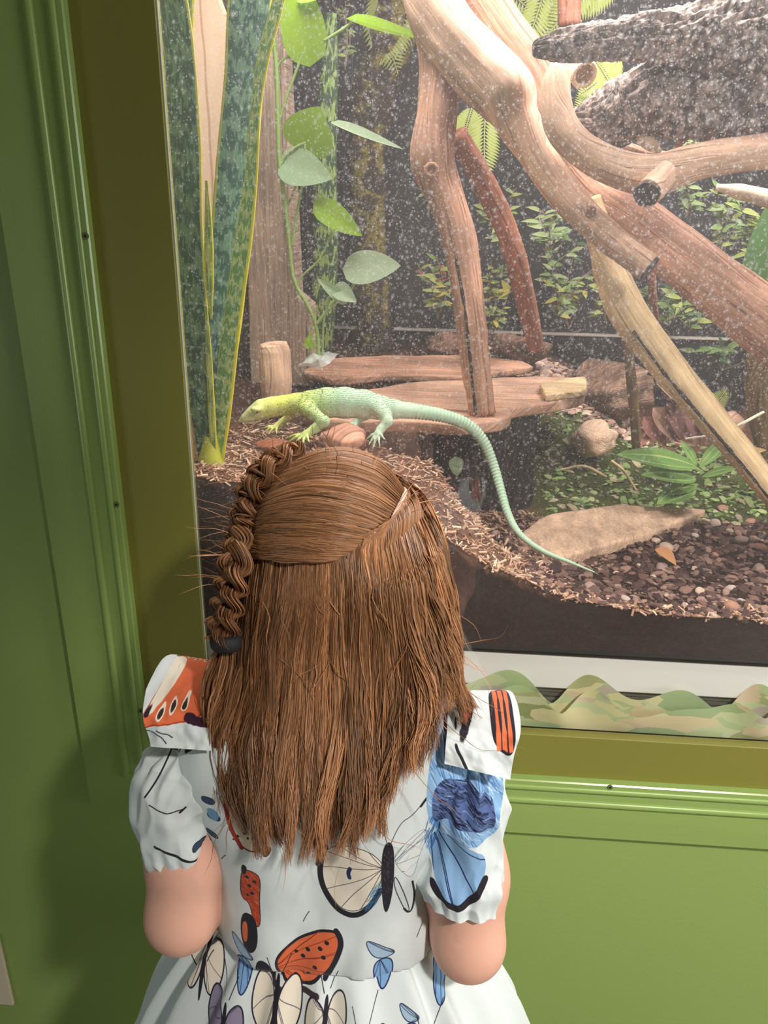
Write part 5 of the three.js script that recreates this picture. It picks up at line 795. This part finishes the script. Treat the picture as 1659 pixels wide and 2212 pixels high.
  for (const [x, y, k] of [[800, 2060, 1], [930, 2130, 0.8], [500, 2060, 0.9], [870, 2180, 0.7]]) { const a = [[x - 18 * k, y - 24 * k], [x + 30 * k, y], [x + 60 * k, y + 20 * k], [x + 10 * k, y + 22 * k]], b = [[x + 6 * k, y + 20 * k], [x + 50 * k, y + 24 * k], [x + 44 * k, y + 70 * k], [x + 24 * k, y + 92 * k], [x + 8 * k, y + 60 * k]]; area(a, '#a3bdd6', '#38445e', 1.2); area(b, BLUE, NAVY, 1.6); veins(a, [x + 50 * k, y + 18 * k], '#38445e', 7, 0.8); veins(b, [x + 20 * k, y + 20 * k], NAVY, 7, 0.9); }
  ZP = 0.352; // skirt: pale and dark wings between the gathers
  for (const [x, y, k, f] of [[590, 2150, 1, CREAM], [700, 2170, 0.8, '#dcd6c8'], [410, 2140, 0.9, CREAM], [990, 2150, 0.8, '#b9cbe0'], [480, 2190, 0.8, '#8e86a0'], [780, 2230, 1, CREAM], [620, 2290, 1.2, '#cfd9e6'], [920, 2280, 1.1, ORANGE], [450, 2300, 1.1, SKY]]) { const a = [[x - 40 * k, y - 26 * k], [x, y - 10 * k], [x + 6 * k, y + 30 * k], [x - 20 * k, y + 66 * k], [x - 52 * k, y + 30 * k]], b = a.map(p => [2 * x + 14 * k - p[0], p[1]]); for (const w of [a, b]) { area(w, f, INK, 1.8); veins(w, [x + 5, y], '#555066', 8, 0.9); } area([[x, y - 20 * k], [x + 14 * k, y - 20 * k], [x + 11 * k, y + 70 * k], [x + 3 * k, y + 70 * k]], INK); line([[x, y - 20], [x - 18 * k, y - 60 * k]], INK, 1); line([[x + 12, y - 20], [x + 34 * k, y - 60 * k]], INK, 1); }
  ZP = 0.334; // right sleeve: blue wings
  const b1 = [[945, 1650], [1020, 1640], [1095, 1655], [1105, 1760], [1080, 1850], [1010, 1850], [930, 1830], [915, 1760]]; area(b1, '#8db6e0'); hatch(b1, '#3f6fae', 260, 1.2, 18, 34); hatch(b1, '#dceafa', 140, 1.4, 22, 20);
  const b2 = [[930, 1760], [960, 1738], [1000, 1752], [1040, 1764], [1078, 1800], [1070, 1838], [1035, 1818], [1000, 1822], [965, 1800], [935, 1822]]; area(b2, '#566a9c'); hatch(b2, '#191a2c', 220, 1.6, 20, 12); hatch(b2, '#9cc2ea', 60, 1, 20, 10);
  const b3 = [[915, 1840], [960, 1830], [1020, 1850], [1058, 1880], [1035, 1930], [985, 1945], [940, 1920]]; area(b3, '#86add6', null); veins(b3, [930, 1815], NAVY, 12, 1.4); line([[935, 1915], [965, 1942], [1010, 1942], [1048, 1910]], INK, 8); hatch([[925, 1790], [960, 1820], [930, 1880], [912, 1850]], '#2d5f9c', 120, 1.2, -10, 30);
  ZP = 0.297; DY = -0.44; // right flounce, laid out lower on the cloth
  area([[978, 1560], [1040, 1562], [1030, 1592], [1000, 1606], [982, 1590]], RUST, INK, 2); hatch([[978, 1560], [1040, 1562], [1030, 1592], [1000, 1606]], '#ef8a68', 60, 1.2, 10, 6); area([[1058, 1570], [1120, 1575], [1112, 1622], [1080, 1622], [1062, 1600]], INK); for (const [x, w] of [[1078, 10], [1091, 10], [1104, 9]]) { g.fillStyle = ORANGE; g.beginPath(); g.moveTo(...XY(x, 1584)); g.lineTo(...XY(x + w * 0.6, 1600)); g.lineTo(...XY(x + w * 0.5, 1618)); g.lineTo(...XY(x - w * 0.5, 1618)); g.lineTo(...XY(x - w * 0.5, 1600)); g.closePath(); g.fill(); } line([[985, 1605], [1010, 1640], [1030, 1660]], INK, 3);
  DY = 0; ZP = 0.326; area([[956, 1560], [972, 1560], [970, 1700], [958, 1700]], '#4c5a80'); line([[957, 1562], [957, 1700]], '#c9d4e0', 1.2);
  ZP = 0.297; DY = -0.44; // left flounce and sleeve: orange fold, dark bar, antennae
  area([[320, 1515], [380, 1508], [440, 1520], [452, 1545], [400, 1552], [350, 1540], [318, 1548]], ORANGE, RUST, 1.5); area([[330, 1500], [370, 1496], [360, 1520], [320, 1532]], CREAM); spots([[352, 1532], [372, 1530], [395, 1532], [425, 1526], [410, 1518]], '#3a2a28', 2.8, CREAM); spots([[335, 1500], [345, 1512], [326, 1526]], INK, 3); line([[405, 1545], [450, 1560]], '#3a2134', 6);
  line([[330, 1550], [356, 1556], [372, 1580]], '#55505c', 1.4); line([[352, 1552], [372, 1562], [383, 1572]], '#55505c', 1.4); area([[326, 1612], [360, 1600], [402, 1592], [408, 1610], [360, 1618], [328, 1624]], '#2b2740');
  ZP = 0.33; DY = 0; line([[395, 1615], [372, 1650], [342, 1665], [325, 1720], [298, 1752]], INK, 2); spots([[342, 1642]], NAVY, 4); area([[425, 1640], [452, 1625], [456, 1672], [432, 1672]], '#414563', INK, 1.4); line([[386, 1680], [370, 1690]], INK, 3); line([[310, 1765], [350, 1780], [385, 1775]], INK, 1.2); line([[378, 1780], [388, 1774]], INK, 2.6);
  for (const [a, b] of [[430, 1760], [445, 1790], [440, 1830], [420, 1848]]) { area([[a - 10, b - 8], [a + 24, b - 4], [a + 22, b + 8], [a - 8, b + 6]], '#3a4a63', INK, 0.8); } area([[432, 1772], [465, 1778], [462, 1800], [440, 1796]], '#6f9cc0'); line([[330, 1840], [380, 1852], [425, 1872], [460, 1890]], INK, 3.2);
  // thin ink marks here and there
  for (const [x, y] of [[656, 1985], [960, 2020], [350, 1700], [470, 1880], [900, 2040], [440, 2100], [700, 1790]]) line([[x, y], [x + 6, y - 10], [x + 12, y - 16]], '#55505c', 1.2);
  const t = new THREE.CanvasTexture(c); t.colorSpace = THREE.SRGBColorSpace; t.magFilter = THREE.LinearFilter; return t;
})();
const weave = tex(256, 256, (u, v) => grey(128 + 90 * fbm(u * 60, v * 60, 2, 3)), false);
const cotton = std({ map: printMap, roughness: 0.85, specularIntensity: 0.2, sheen: 0.3, sheenColor: lin(0.8, 0.85, 0.9), bumpMap: weave, bumpScale: 0.0004 });
const printUv = g => planarUv(g, x => (x - PR.x0) / (PR.x1 - PR.x0), (x, y) => (y - PR.y0) / (PR.y1 - PR.y0));
{
  const dress = new THREE.Group(); dress.name = 'dress'; dress.userData.label = 'pale blue cotton dress printed with butterflies'; girl.add(dress); toGirl(dress);
  const fold = (x, y, z) => 0.0022 * fbm(x * 34, y * 14, z * 20, 3) + 0.0016 * Math.sin((x - GX) * 120 + 6 * fbm(x * 12, y * 10, 2, 2)) * smooth(0.73, 0.67, y);
  const bod = (x, y, z) => { const t = torso(x, y, z) - 0.011 + fold(x, y, z); return Math.max(t, -(t + 0.006), 0.668 - y, -Math.max(Math.abs(x - GX) - 0.05, 0.842 - y), Math.abs(x - GX) - 0.122); };
  const dm = (name, g) => { const m = mesh(name, printUv(g), cotton, dress); return m; };
  dm('bodice', surfaceNets(bod, [GX - 0.14, 0.66, 0.18], [GX + 0.14, 0.885, 0.345], 0.0027));
  dm('skirt', sheet((u, v) => {
    const a = u * Math.PI * 2, d = 0.3 * v, f = smooth(0, 0.06, v), pl = Math.cos(a * 19 + 5 * fbm(Math.cos(a) * 2, Math.sin(a) * 2, 1, 2)), w = 0.096 + 0.11 * (1 - Math.exp(-d * 6)) + 0.11 * d, dep = 0.066 + 0.11 * (1 - Math.exp(-d * 6)) + 0.1 * d;
    const k = 1 + f * (0.055 * pl + 0.05 * fbm(Math.cos(a) * 3, Math.sin(a) * 3, v * 2, 3)) * (0.8 + 0.4 * v);
    return [V3(GX + Math.sin(a) * w * k, 0.674 - d, 0.27 + Math.cos(a) * dep * k)];
  }, 300, 36));
  for (const [axis, prof, seed] of [
    [[[412, 1615, 0.272], [384, 1735, 0.288], [404, 1868, 0.306]], [50, 80, 94, 90, 86, 80, 64], 3],
    [[[1000, 1640, 0.274], [998, 1800, 0.295], [997, 1950, 0.316]], [54, 78, 92, 88, 82, 90, 78], 11],
  ]) {
    const A = axis.map(r => pt(...r)), cv = new THREE.CatmullRomCurve3(A), px = size(1, A[1]), out = seed === 3 ? -1 : 1;
    dm('puff_sleeve', sheet((u, v) => {
      const th = u * Math.PI * 2, c = Math.cos(th), s = Math.sin(th), k = v * 6, i = Math.min(5, k | 0), r0 = mix(prof[i], prof[i + 1], smooth(0, 1, k - i)) * px, p = cv.getPoint(v), d = cv.getTangent(v), N = V3(1, 0, 0).addScaledVector(d, -d.x).normalize(), B = d.clone().cross(N);
      const big = 0.55 * (0.2 - Math.abs(fbm(c * 1.1 + seed, s * 1.1 + v * 1.3, v * 1.7, 2))), mid = 0.22 * (0.14 - Math.abs(fbm(c * 2.2 + seed, s * 2.2 - v * 2.4, v * 2 + seed, 1))), gather = (1 - smooth(0.05, 0.5, v)) * 0.08 * Math.cos(th * 15 + 4 * fbm(c * 2, s * 2, v * 3, 2)) + smooth(0.7, 1, v) * 0.06 * Math.cos(th * 11 + 5 * fbm(c * 2, s * 2, 4, 2));
      const r = r0 * (1 + (big + mid) * smooth(0, 0.15, v) + gather); p.addScaledVector(N, c * r).addScaledVector(B, s * r * 0.95); p.y += (0.5 - v) * 0.012 * c * out; return [p];
    }, 200, 80));
  }
  for (const [inner, outer, s] of [[[[455, 1622, 0.308], [455, 1560, 0.298], [456, 1502, 0.276]], [[322, 1614, 0.318], [316, 1560, 0.308], [314, 1494, 0.284]], -1], [[[960, 1650, 0.308], [963, 1605, 0.298], [966, 1566, 0.276]], [[1102, 1684, 0.316], [1112, 1632, 0.305], [1123, 1578, 0.282]], 1]]) {
    const I = inner.map(r => pt(...r)), O = outer.map(r => pt(...r)); const front = (arr, k) => { const t = arr[2]; arr.push(V3(t.x, t.y + 0.002, 0.238), V3(t.x - s * 0.006, t.y - 0.018, 0.205), V3(t.x - s * 0.01, t.y - 0.045, 0.195)); }; front(I); front(O);
    const ci = new THREE.CatmullRomCurve3(I), co = new THREE.CatmullRomCurve3(O);
    const fl = mesh('shoulder_flounce', planarUv(sheet((u, v) => { const p = ci.getPoint(v).lerp(co.getPoint(v), u), w = Math.sin(v * 13 + 2 * s + u) * 0.0035 * u + 0.006 * fbm(v * 6, u * 4, s * 3, 3); p.z += w; p.y += w * 0.7; return [p]; }, 26, 60), x => (x - PR.x0) / (PR.x1 - PR.x0), (x, y) => (y - 0.44 - PR.y0) / (PR.y1 - PR.y0)), cotton, dress);
  }
}
// ------------------------------------------------------------------ hair
{
  const hair = new THREE.Group(); hair.name = 'hair'; hair.userData.label = 'long light brown hair parted at the crown with a side braid'; girl.add(hair); toGirl(hair);
  const HC = V3(GX - 0.002, 0.968, 0.187), HR = V3(0.079, 0.096, 0.09), R = rng(909);
  const onHead = (p, k = 0) => { const d = p.clone().sub(HC), m = Math.hypot(d.x / HR.x, d.y / HR.y, d.z / HR.z); return d.multiplyScalar(1 / m).multiplyScalar(1 + k / 0.09).add(HC); };
  const keep = (p, k) => { const d = p.clone().sub(HC), m = Math.hypot(d.x / HR.x, d.y / HR.y, d.z / HR.z); return m < 1 + k / 0.09 ? onHead(p, k) : p; };
  // where a line of sight meets the head, k above the scalp
  const hit = (px, py, k = 0) => { const d = pt(px, py, 0).sub(EYE).normalize(), s = V3((HR.x) * (1 + k / 0.09), HR.y * (1 + k / 0.09), HR.z * (1 + k / 0.09)), o = EYE.clone().sub(HC).divide(s), e = d.clone().divide(s), a = e.dot(e), b = o.dot(e), c = o.dot(o) - 1, q = b * b - a * c; return EYE.clone().addScaledVector(d, q > 0 ? (-b - Math.sqrt(q)) / a : -b / a); };
  const hm = std({ color: 0xffffff, vertexColors: true, roughness: 0.38, specularIntensity: 0.7, sheen: 0.2, sheenColor: lin(0.9, 0.7, 0.5), sheenRoughness: 0.4 });
  const tone = () => { const k = 0.45 + 0.95 * R(), w = R() * 0.3; return [hairTone[0] * k * (1 + w * 0.15), hairTone[1] * k, hairTone[2] * k * (1 - w * 0.3)]; };
  const pos = [], nor = [], col = [], idx = [];
  function strand(P, r, c) {                                               // a fine tapered ribbon of hair appended to the current bundle
    const n = P.length - 1, tw = (R() - 0.5) * 1.7, ct = Math.cos(tw), st = Math.sin(tw);
    for (let i = 0; i <= n; i++) {
      const T = P[Math.min(n, i + 1)].clone().sub(P[Math.max(0, i - 1)]).normalize(), O = V3(P[i].x - HC.x, Math.max(0, P[i].y - HC.y), P[i].z - 0.16); O.addScaledVector(T, -O.dot(T)).normalize();
      const W0 = T.clone().cross(O), W = W0.clone().multiplyScalar(ct).addScaledVector(O, st); O.multiplyScalar(ct).addScaledVector(W0, -st); const t = i / n, rr = r * (t > 0.7 ? Math.max(0.12, 1 - (t - 0.7) * 3) : 1) * (t < 0.05 ? 0.5 : 1), base = pos.length / 3;
      for (const k of [-1, 1]) { pos.push(P[i].x + W.x * rr * k, P[i].y + W.y * rr * k, P[i].z + W.z * rr * k); nor.push(O.x * 0.8 + W.x * 0.6 * k, O.y * 0.8 + W.y * 0.6 * k, O.z * 0.8 + W.z * 0.6 * k); col.push(...c); }
      if (i) idx.push(base - 2, base - 1, base, base - 1, base + 1, base);
    }
  }
  function flush(name, parent = hair) { const g = new THREE.BufferGeometry(); g.setAttribute('position', new THREE.Float32BufferAttribute(pos, 3)); g.setAttribute('normal', new THREE.Float32BufferAttribute(nor, 3)); g.setAttribute('color', new THREE.Float32BufferAttribute(col, 3)); g.setIndex(idx.slice()); pos.length = nor.length = col.length = idx.length = 0; return mesh(name, g, hm, parent); }
  const spline = (P, n) => curveThrough(P, n);
  const bundleMat = std({ color: lin(...hairTone), roughness: 0.7 });
  // scalp with hair lying close, open at the face
  const capF = (x, y, z) => Math.max(egg([HC.x, HC.y, HC.z], [HR.x - 0.002, HR.y - 0.002, HR.z - 0.002])(x, y, z), -Math.max(z - 0.142 - 0.5 * Math.max(0, y - 0.985), y - 1.03), 0.895 - y + 0.2 * (0.2 - z));
  mesh('scalp_hair', surfaceNets(capF, [HC.x - 0.09, 0.87, 0.085], [HC.x + 0.09, 1.075, 0.29], 0.0035), bundleMat, hair);
  // the parting, a pale line of scalp
  const partRows = [V3(GX + 0.026, 1.05, 0.13), hit(880, 1042), hit(868, 1078), hit(850, 1110), hit(828, 1150), hit(808, 1175)], part = spline(partRows.map(p => onHead(p, 0.001)), 40);
  mesh('parting', sweep(part.slice(9, 34).map(p => onHead(p, 0.002)), u => 0.0022 * Math.sin(Math.PI * (0.12 + 0.8 * u)), { bend: false, radial: 6 }), std({ color: lin(0.78, 0.56, 0.46), roughness: 0.6 }), hair);
  // guide curves of the loose hair from the braid side to the other shoulder
  const G = [
    [0, [[540, 1135, 0.225], [522, 1250, 0.238], [508, 1380, 0.25], [488, 1500, 0.268], [462, 1590, 0.288], [466, 1680, 0.306], [505, 1770, 0.322]]],
    [0.18, [[590, 1160, 0.262], [568, 1280, 0.262], [556, 1400, 0.264], [540, 1520, 0.278], [522, 1620, 0.298], [532, 1725, 0.32], [566, 1822, 0.337]]],
    [0.36, [[660, 1176, 0.277], [650, 1290, 0.272], [642, 1420, 0.268], [634, 1540, 0.282], [626, 1640, 0.303], [626, 1745, 0.326], [636, 1838, 0.343]]],
    [0.55, [[735, 1176, 0.28], [738, 1290, 0.275], [738, 1420, 0.271], [736, 1540, 0.285], [732, 1640, 0.306], [730, 1750, 0.328], [726, 1842, 0.344]]],
    [0.7, [[805, 1165, 0.28], [812, 1280, 0.278], [822, 1400, 0.276], [828, 1510, 0.286], [830, 1610, 0.304], [822, 1715, 0.325], [796, 1805, 0.34]]],
    [0.84, [[856, 1140, 0.274], [880, 1260, 0.276], [894, 1370, 0.278], [902, 1460, 0.286], [898, 1540, 0.3], [880, 1610, 0.315], [858, 1680, 0.327]]],
    [0.94, [[890, 1110, 0.262], [930, 1220, 0.26], [944, 1330, 0.262], [950, 1420, 0.27], [952, 1490, 0.282], [958, 1530, 0.29], [942, 1565, 0.297]]],
    [1.0, [[905, 1090, 0.245], [950, 1200, 0.238], [962, 1310, 0.242], [968, 1400, 0.252], [978, 1470, 0.262], [1000, 1520, 0.27], [1008, 1548, 0.272]]],
    [1.1, [[905, 1060, 0.215], [956, 1170, 0.195], [968, 1280, 0.2], [972, 1370, 0.215], [980, 1450, 0.232], [1004, 1510, 0.245], [1020, 1535, 0.25]]],
  ].map(([u, r]) => [u, r.map((q, i) => i === 0 ? hit(q[0], q[1], 0) : pt(...q))]);
  const guide = u => { let i = 0; while (i < G.length - 2 && u > G[i + 1][0]) i++; const t = clamp((u - G[i][0]) / (G[i + 1][0] - G[i][0])); return G[i][1].map((p, k) => p.clone().lerp(G[i + 1][1][k], t)); };
  mesh('under_layer', sheet((u, v) => { const P = guide(0.02 + 1.05 * u), k = 1.6 + v * 3.6, i = Math.min(5, k | 0), p = P[i].clone().lerp(P[i + 1], k - i); p.z -= 0.012 + 0.006 * v; p.x = mix(p.x, GX - 0.01, 0.04 + 0.1 * v); return [p]; }, 60, 30), bundleMat, hair);
  const clumps = 74, CL = Array.from({ length: clumps }, (_, k) => ({ u: (k + R() * 0.8) / clumps * 1.1, c: tone(), end: 0.9 + 0.14 * R(), ph: R() * 6, amp: 0.002 + 0.005 * R(), lift: (R() - 0.4) * 0.008, sway: (R() - 0.5) * 0.024 }));
  for (let k = 0; k < 13000; k++) {
    const q = CL[R() * clumps | 0], u = clamp(q.u + (R() - 0.5) * 0.05, 0, 1.1), P = guide(u), tipG = guide(q.u), layer = R() ** 1.5 * 0.014, deep = u > 0.97 ? 0.4 : 1;
    const rootUp = R();                                                   // start higher up under the swept top section, or at the parting on the right side
    let start;
    if (u > 0.66) { const s = clamp((u - 0.66) / 0.44), a = part[Math.min(39, Math.round((1 - s) * 34 + (R() - 0.5) * 10 + 3))] || part[20]; start = onHead(a.clone().add(V3(0.0012 + 0.003 * R(), 0, 0)), 0.002 + 0.003 * R()); }
    else { start = onHead(P[0].clone().add(V3((R() - 0.5) * 0.01, 0.018 + 0.03 * rootUp, 0)), -0.003); }
    const pts = [start]; if (u > 0.66) pts.push(onHead(start.clone().lerp(P[0], 0.5), 0.0045));
    for (let i = 0; i <= 6; i++) {
      const t = i / 6, conv = smooth(0.35, 1, t) * 0.82 + 0.1 * t, p = P[i].clone().lerp(tipG[i], conv);
      p.z += 0.004 - layer * (1 - 0.4 * t) * deep + q.lift * t * t * 2; p.x += q.amp * Math.sin(t * 9 + q.ph) * t * 1.6 + q.sway * t * t + (R() - 0.5) * 0.0045 * (1 + t); p.y += (R() - 0.5) * 0.004;
      pts.push(keep(p, i ? 0.003 : u > 0.66 ? 0.004 : 0.0004));
    }
    const n = 20, frac = clamp(q.end * (0.78 + 0.26 * R() ** 0.6), 0.5, 1), F = spline(pts, 40), C = []; for (let i = 0; i <= n; i++) { const k = i / n * frac * 40, j = Math.min(39, k | 0); C.push(F[j].clone().lerp(F[j + 1], k - j)); }
    const curl = u > 0.8 ? 0.009 : 0.0045; for (let i = 10; i <= n; i++) { const t = (i - 10) / 10; C[i].x += curl * Math.sin(t * 5 + q.ph) * t; C[i].z += curl * Math.cos(t * 5 + q.ph) * t * 0.8; }
    const f = 0.6 + 0.8 * R(); strand(C, 0.00045 + 0.0004 * R(), q.c.map(v => v * f));
  }
  // hair laid from the parting over the other side of the head
  for (let k = 0; k < 3200; k++) {
    const s = R(), a = onHead(part[Math.round(s * 36)].clone().add(V3(0.001 + 0.002 * R(), 0, 0)), 0.003), P = guide(mix(1.1, 0.7, s) + (R() - 0.5) * 0.03), j = () => V3((R() - 0.5) * 0.006, (R() - 0.5) * 0.008, (R() - 0.5) * 0.004), l = 0.004 + 0.004 * R();
    const F = spline([a, ...[0.2, 0.42, 0.66].map(t => onHead(a.clone().lerp(P[1], t), l)), keep(P[1].clone().add(j()), l), P[2].clone().add(j()), P[3].clone().add(j()), P[4].clone().add(j())], 30), m = 15 + Math.floor(15 * R());
    strand(F.slice(0, m + 1).map(p => { p.z += 0.003; return p; }), 0.00045 + 0.0003 * R(), tone());
  }
  flush('loose_strands');
  // the top section combed across from the parting into the braid
  const braidRows = [[640, 994, 0.165], [612, 1006, 0.18], [585, 1026, 0.192], [562, 1056, 0.2], [548, 1096, 0.206], [537, 1150, 0.218], [522, 1220, 0.248], [509, 1290, 0.26], [497, 1345, 0.268], [488, 1386, 0.272]].map(r => pt(...r)), BR = spline(braidRows, 120);
  const comb = [...part, ...spline([part[40], hit(784, 1196, 0.001), hit(752, 1210, 0.001)], 9).slice(1)];
  for (let k = 0; k < 5600; k++) {
    const s = R(), a = comb[Math.min(49, Math.round(s * 49))].clone().add(V3(-0.0012 - 0.002 * R(), 0, 0)), e = BR[Math.round(mix(0, 72, clamp(s + (R() - 0.5) * 0.12)))].clone(), lay = 0.0015 + 0.005 * R(), P = [onHead(a, 0.002)];
    for (const t of [0.25, 0.5, 0.75]) { const m = a.clone().lerp(e, t); m.y += 0.006 * Math.sin(t * Math.PI) * (R() - 0.6); m.z += 0.004; P.push(onHead(m, lay + 0.002 * Math.sin(t * 3.14))); }
    P.push(e.add(V3((R() - 0.5) * 0.006, (R() - 0.5) * 0.006, (R() - 0.5) * 0.004)));
    strand(spline(P, 12), 0.0005 + 0.0003 * R(), tone());
  }
  flush('combed_top_section');
  // three-strand braid with fine hairs running along each strand
  const n = BR.length - 1, ofs = (i, ph) => { const t = i / n * 7.5 * Math.PI + ph; return [Math.sin(t) * 0.0095, Math.sin(2 * t) * 0.005]; };
  for (let b = 0; b < 3; b++) {
    const core = [], X = [], Y = [];
    for (let i = 0; i <= n; i++) { const T = BR[Math.min(n, i + 1)].clone().sub(BR[Math.max(0, i - 1)]).normalize(), out = BR[i].clone().sub(HC).addScaledVector(T, 0); out.addScaledVector(T, -out.dot(T)).normalize(); const sd = T.clone().cross(out), [ox, oy] = ofs(i, b * 2.0944); core.push(BR[i].clone().addScaledVector(sd, ox).addScaledVector(out, oy + 0.006)); X.push(sd); Y.push(out); }
    for (let h = 0; h < 150; h++) { const a = R() * 6.28, r = 0.0078 * Math.sqrt(R()), c = tone(), w = R() * 3; strand(core.map((p, i) => p.clone().addScaledVector(X[i], Math.cos(a + i * 0.01 * w) * r).addScaledVector(Y[i], Math.sin(a + i * 0.01 * w) * r * 0.8)), 0.0008, c); }
  }
  const braid = flush('braid');
  // the lumps of hair gathered into the braid on top of the head
  for (let k = 0; k < 9; k++) { const i = 2 + k * 6, p = BR[i], q = BR[i + 5], o = p.clone().sub(HC).normalize(), c = tone().map(v => v * 1.25); for (let h = 0; h < 26; h++) { const d = (R() - 0.5) * 0.008, e = (R() - 0.5) * 0.006; const sgn = k % 2 ? 1 : -1, side = q.clone().sub(p).normalize().cross(o); strand(spline([p.clone().addScaledVector(o, 0.005 + e * 0.4).addScaledVector(side, sgn * 0.011 + d), p.clone().lerp(q, 0.5).addScaledVector(o, 0.015 + e).addScaledVector(side, sgn * 0.005 + d), q.clone().addScaledVector(o, 0.009 + e).addScaledVector(side, -sgn * 0.006 + d)], 8), 0.0008, c); } }
  flush('braid_lumps');
  // tail of the braid below the band
  const tailRows = [[488, 1390, 0.274], [478, 1430, 0.28], [466, 1480, 0.288], [456, 1530, 0.295], [452, 1575, 0.3]].map(r => pt(...r));
  for (let k = 0; k < 150; k++) { const a = R() * 6.28, r = Math.sqrt(R()), c = tone(); strand(spline(tailRows.map((p, i) => p.clone().add(V3(Math.cos(a) * r * (0.004 + 0.007 * Math.sin(i * 0.8)), (R() - 0.5) * 0.008 * i, Math.sin(a) * r * 0.007))), 12), 0.0008, c); }
  flush('braid_tail');
  const bt = new THREE.TorusGeometry(0.0085, 0.0042, 10, 24); bt.scale(1, 1, 1.6); bt.rotateX(Math.PI / 2 - 0.2); const bp = pt(488, 1386, 0.277); bt.translate(bp.x, bp.y, bp.z); mesh('hair_tie', bt, std({ color: lin(0.012, 0.012, 0.016), roughness: 0.7 }), hair);
  // loose flyaway hairs
  const fly = (p, d, L, w) => { const P = [p]; let v = d.clone().normalize(); for (let i = 1; i <= 5; i++) { v.add(V3((R() - 0.5) * w, (R() - 0.55) * w, (R() - 0.5) * w)).normalize(); P.push(P[i - 1].clone().addScaledVector(v, L / 5)); } strand(spline(P, 14), 0.00024 + 0.0001 * R(), tone().map(c => c * 1.3)); };
  for (let k = 0; k < 90; k++) { const t = R(), p = BR[Math.round(t * 90)].clone(); fly(p, V3(-0.8 - R(), (R() - 0.35) * 1.1, (R() - 0.3) * 0.6), 0.018 + 0.035 * R(), 0.6); }
  for (let k = 0; k < 60; k++) { const a = 0.5 + R() * 2.2, p = V3(HC.x + Math.cos(a) * HR.x, HC.y + Math.sin(a) * HR.y, HC.z + (R() - 0.4) * 0.06); fly(onHead(p, 0.004), V3(Math.cos(a) + (R() - 0.5), Math.sin(a) * 0.7, R() - 0.5), 0.012 + 0.03 * R(), 0.6); }
  for (let k = 0; k < 80; k++) { const P = guide(0.1 + R() * 0.95), i = 1 + (R() * 5 | 0); const p = P[i].clone(); p.z += 0.006; fly(p, V3((R() - 0.45) * 1.2, -0.8, 0.15), 0.03 + 0.05 * R(), 0.9); }
  for (let k = 0; k < 36; k++) { const P = guide(0.98 + R() * 0.12), i = 3 + (R() * 3 | 0); fly(P[i].clone(), V3(0.7 * R() + 0.1, -0.9, 0.1), 0.03 + 0.05 * R(), 1.0); }
  flush('flyaway_hairs');
}
renderer.render(scene, camera);
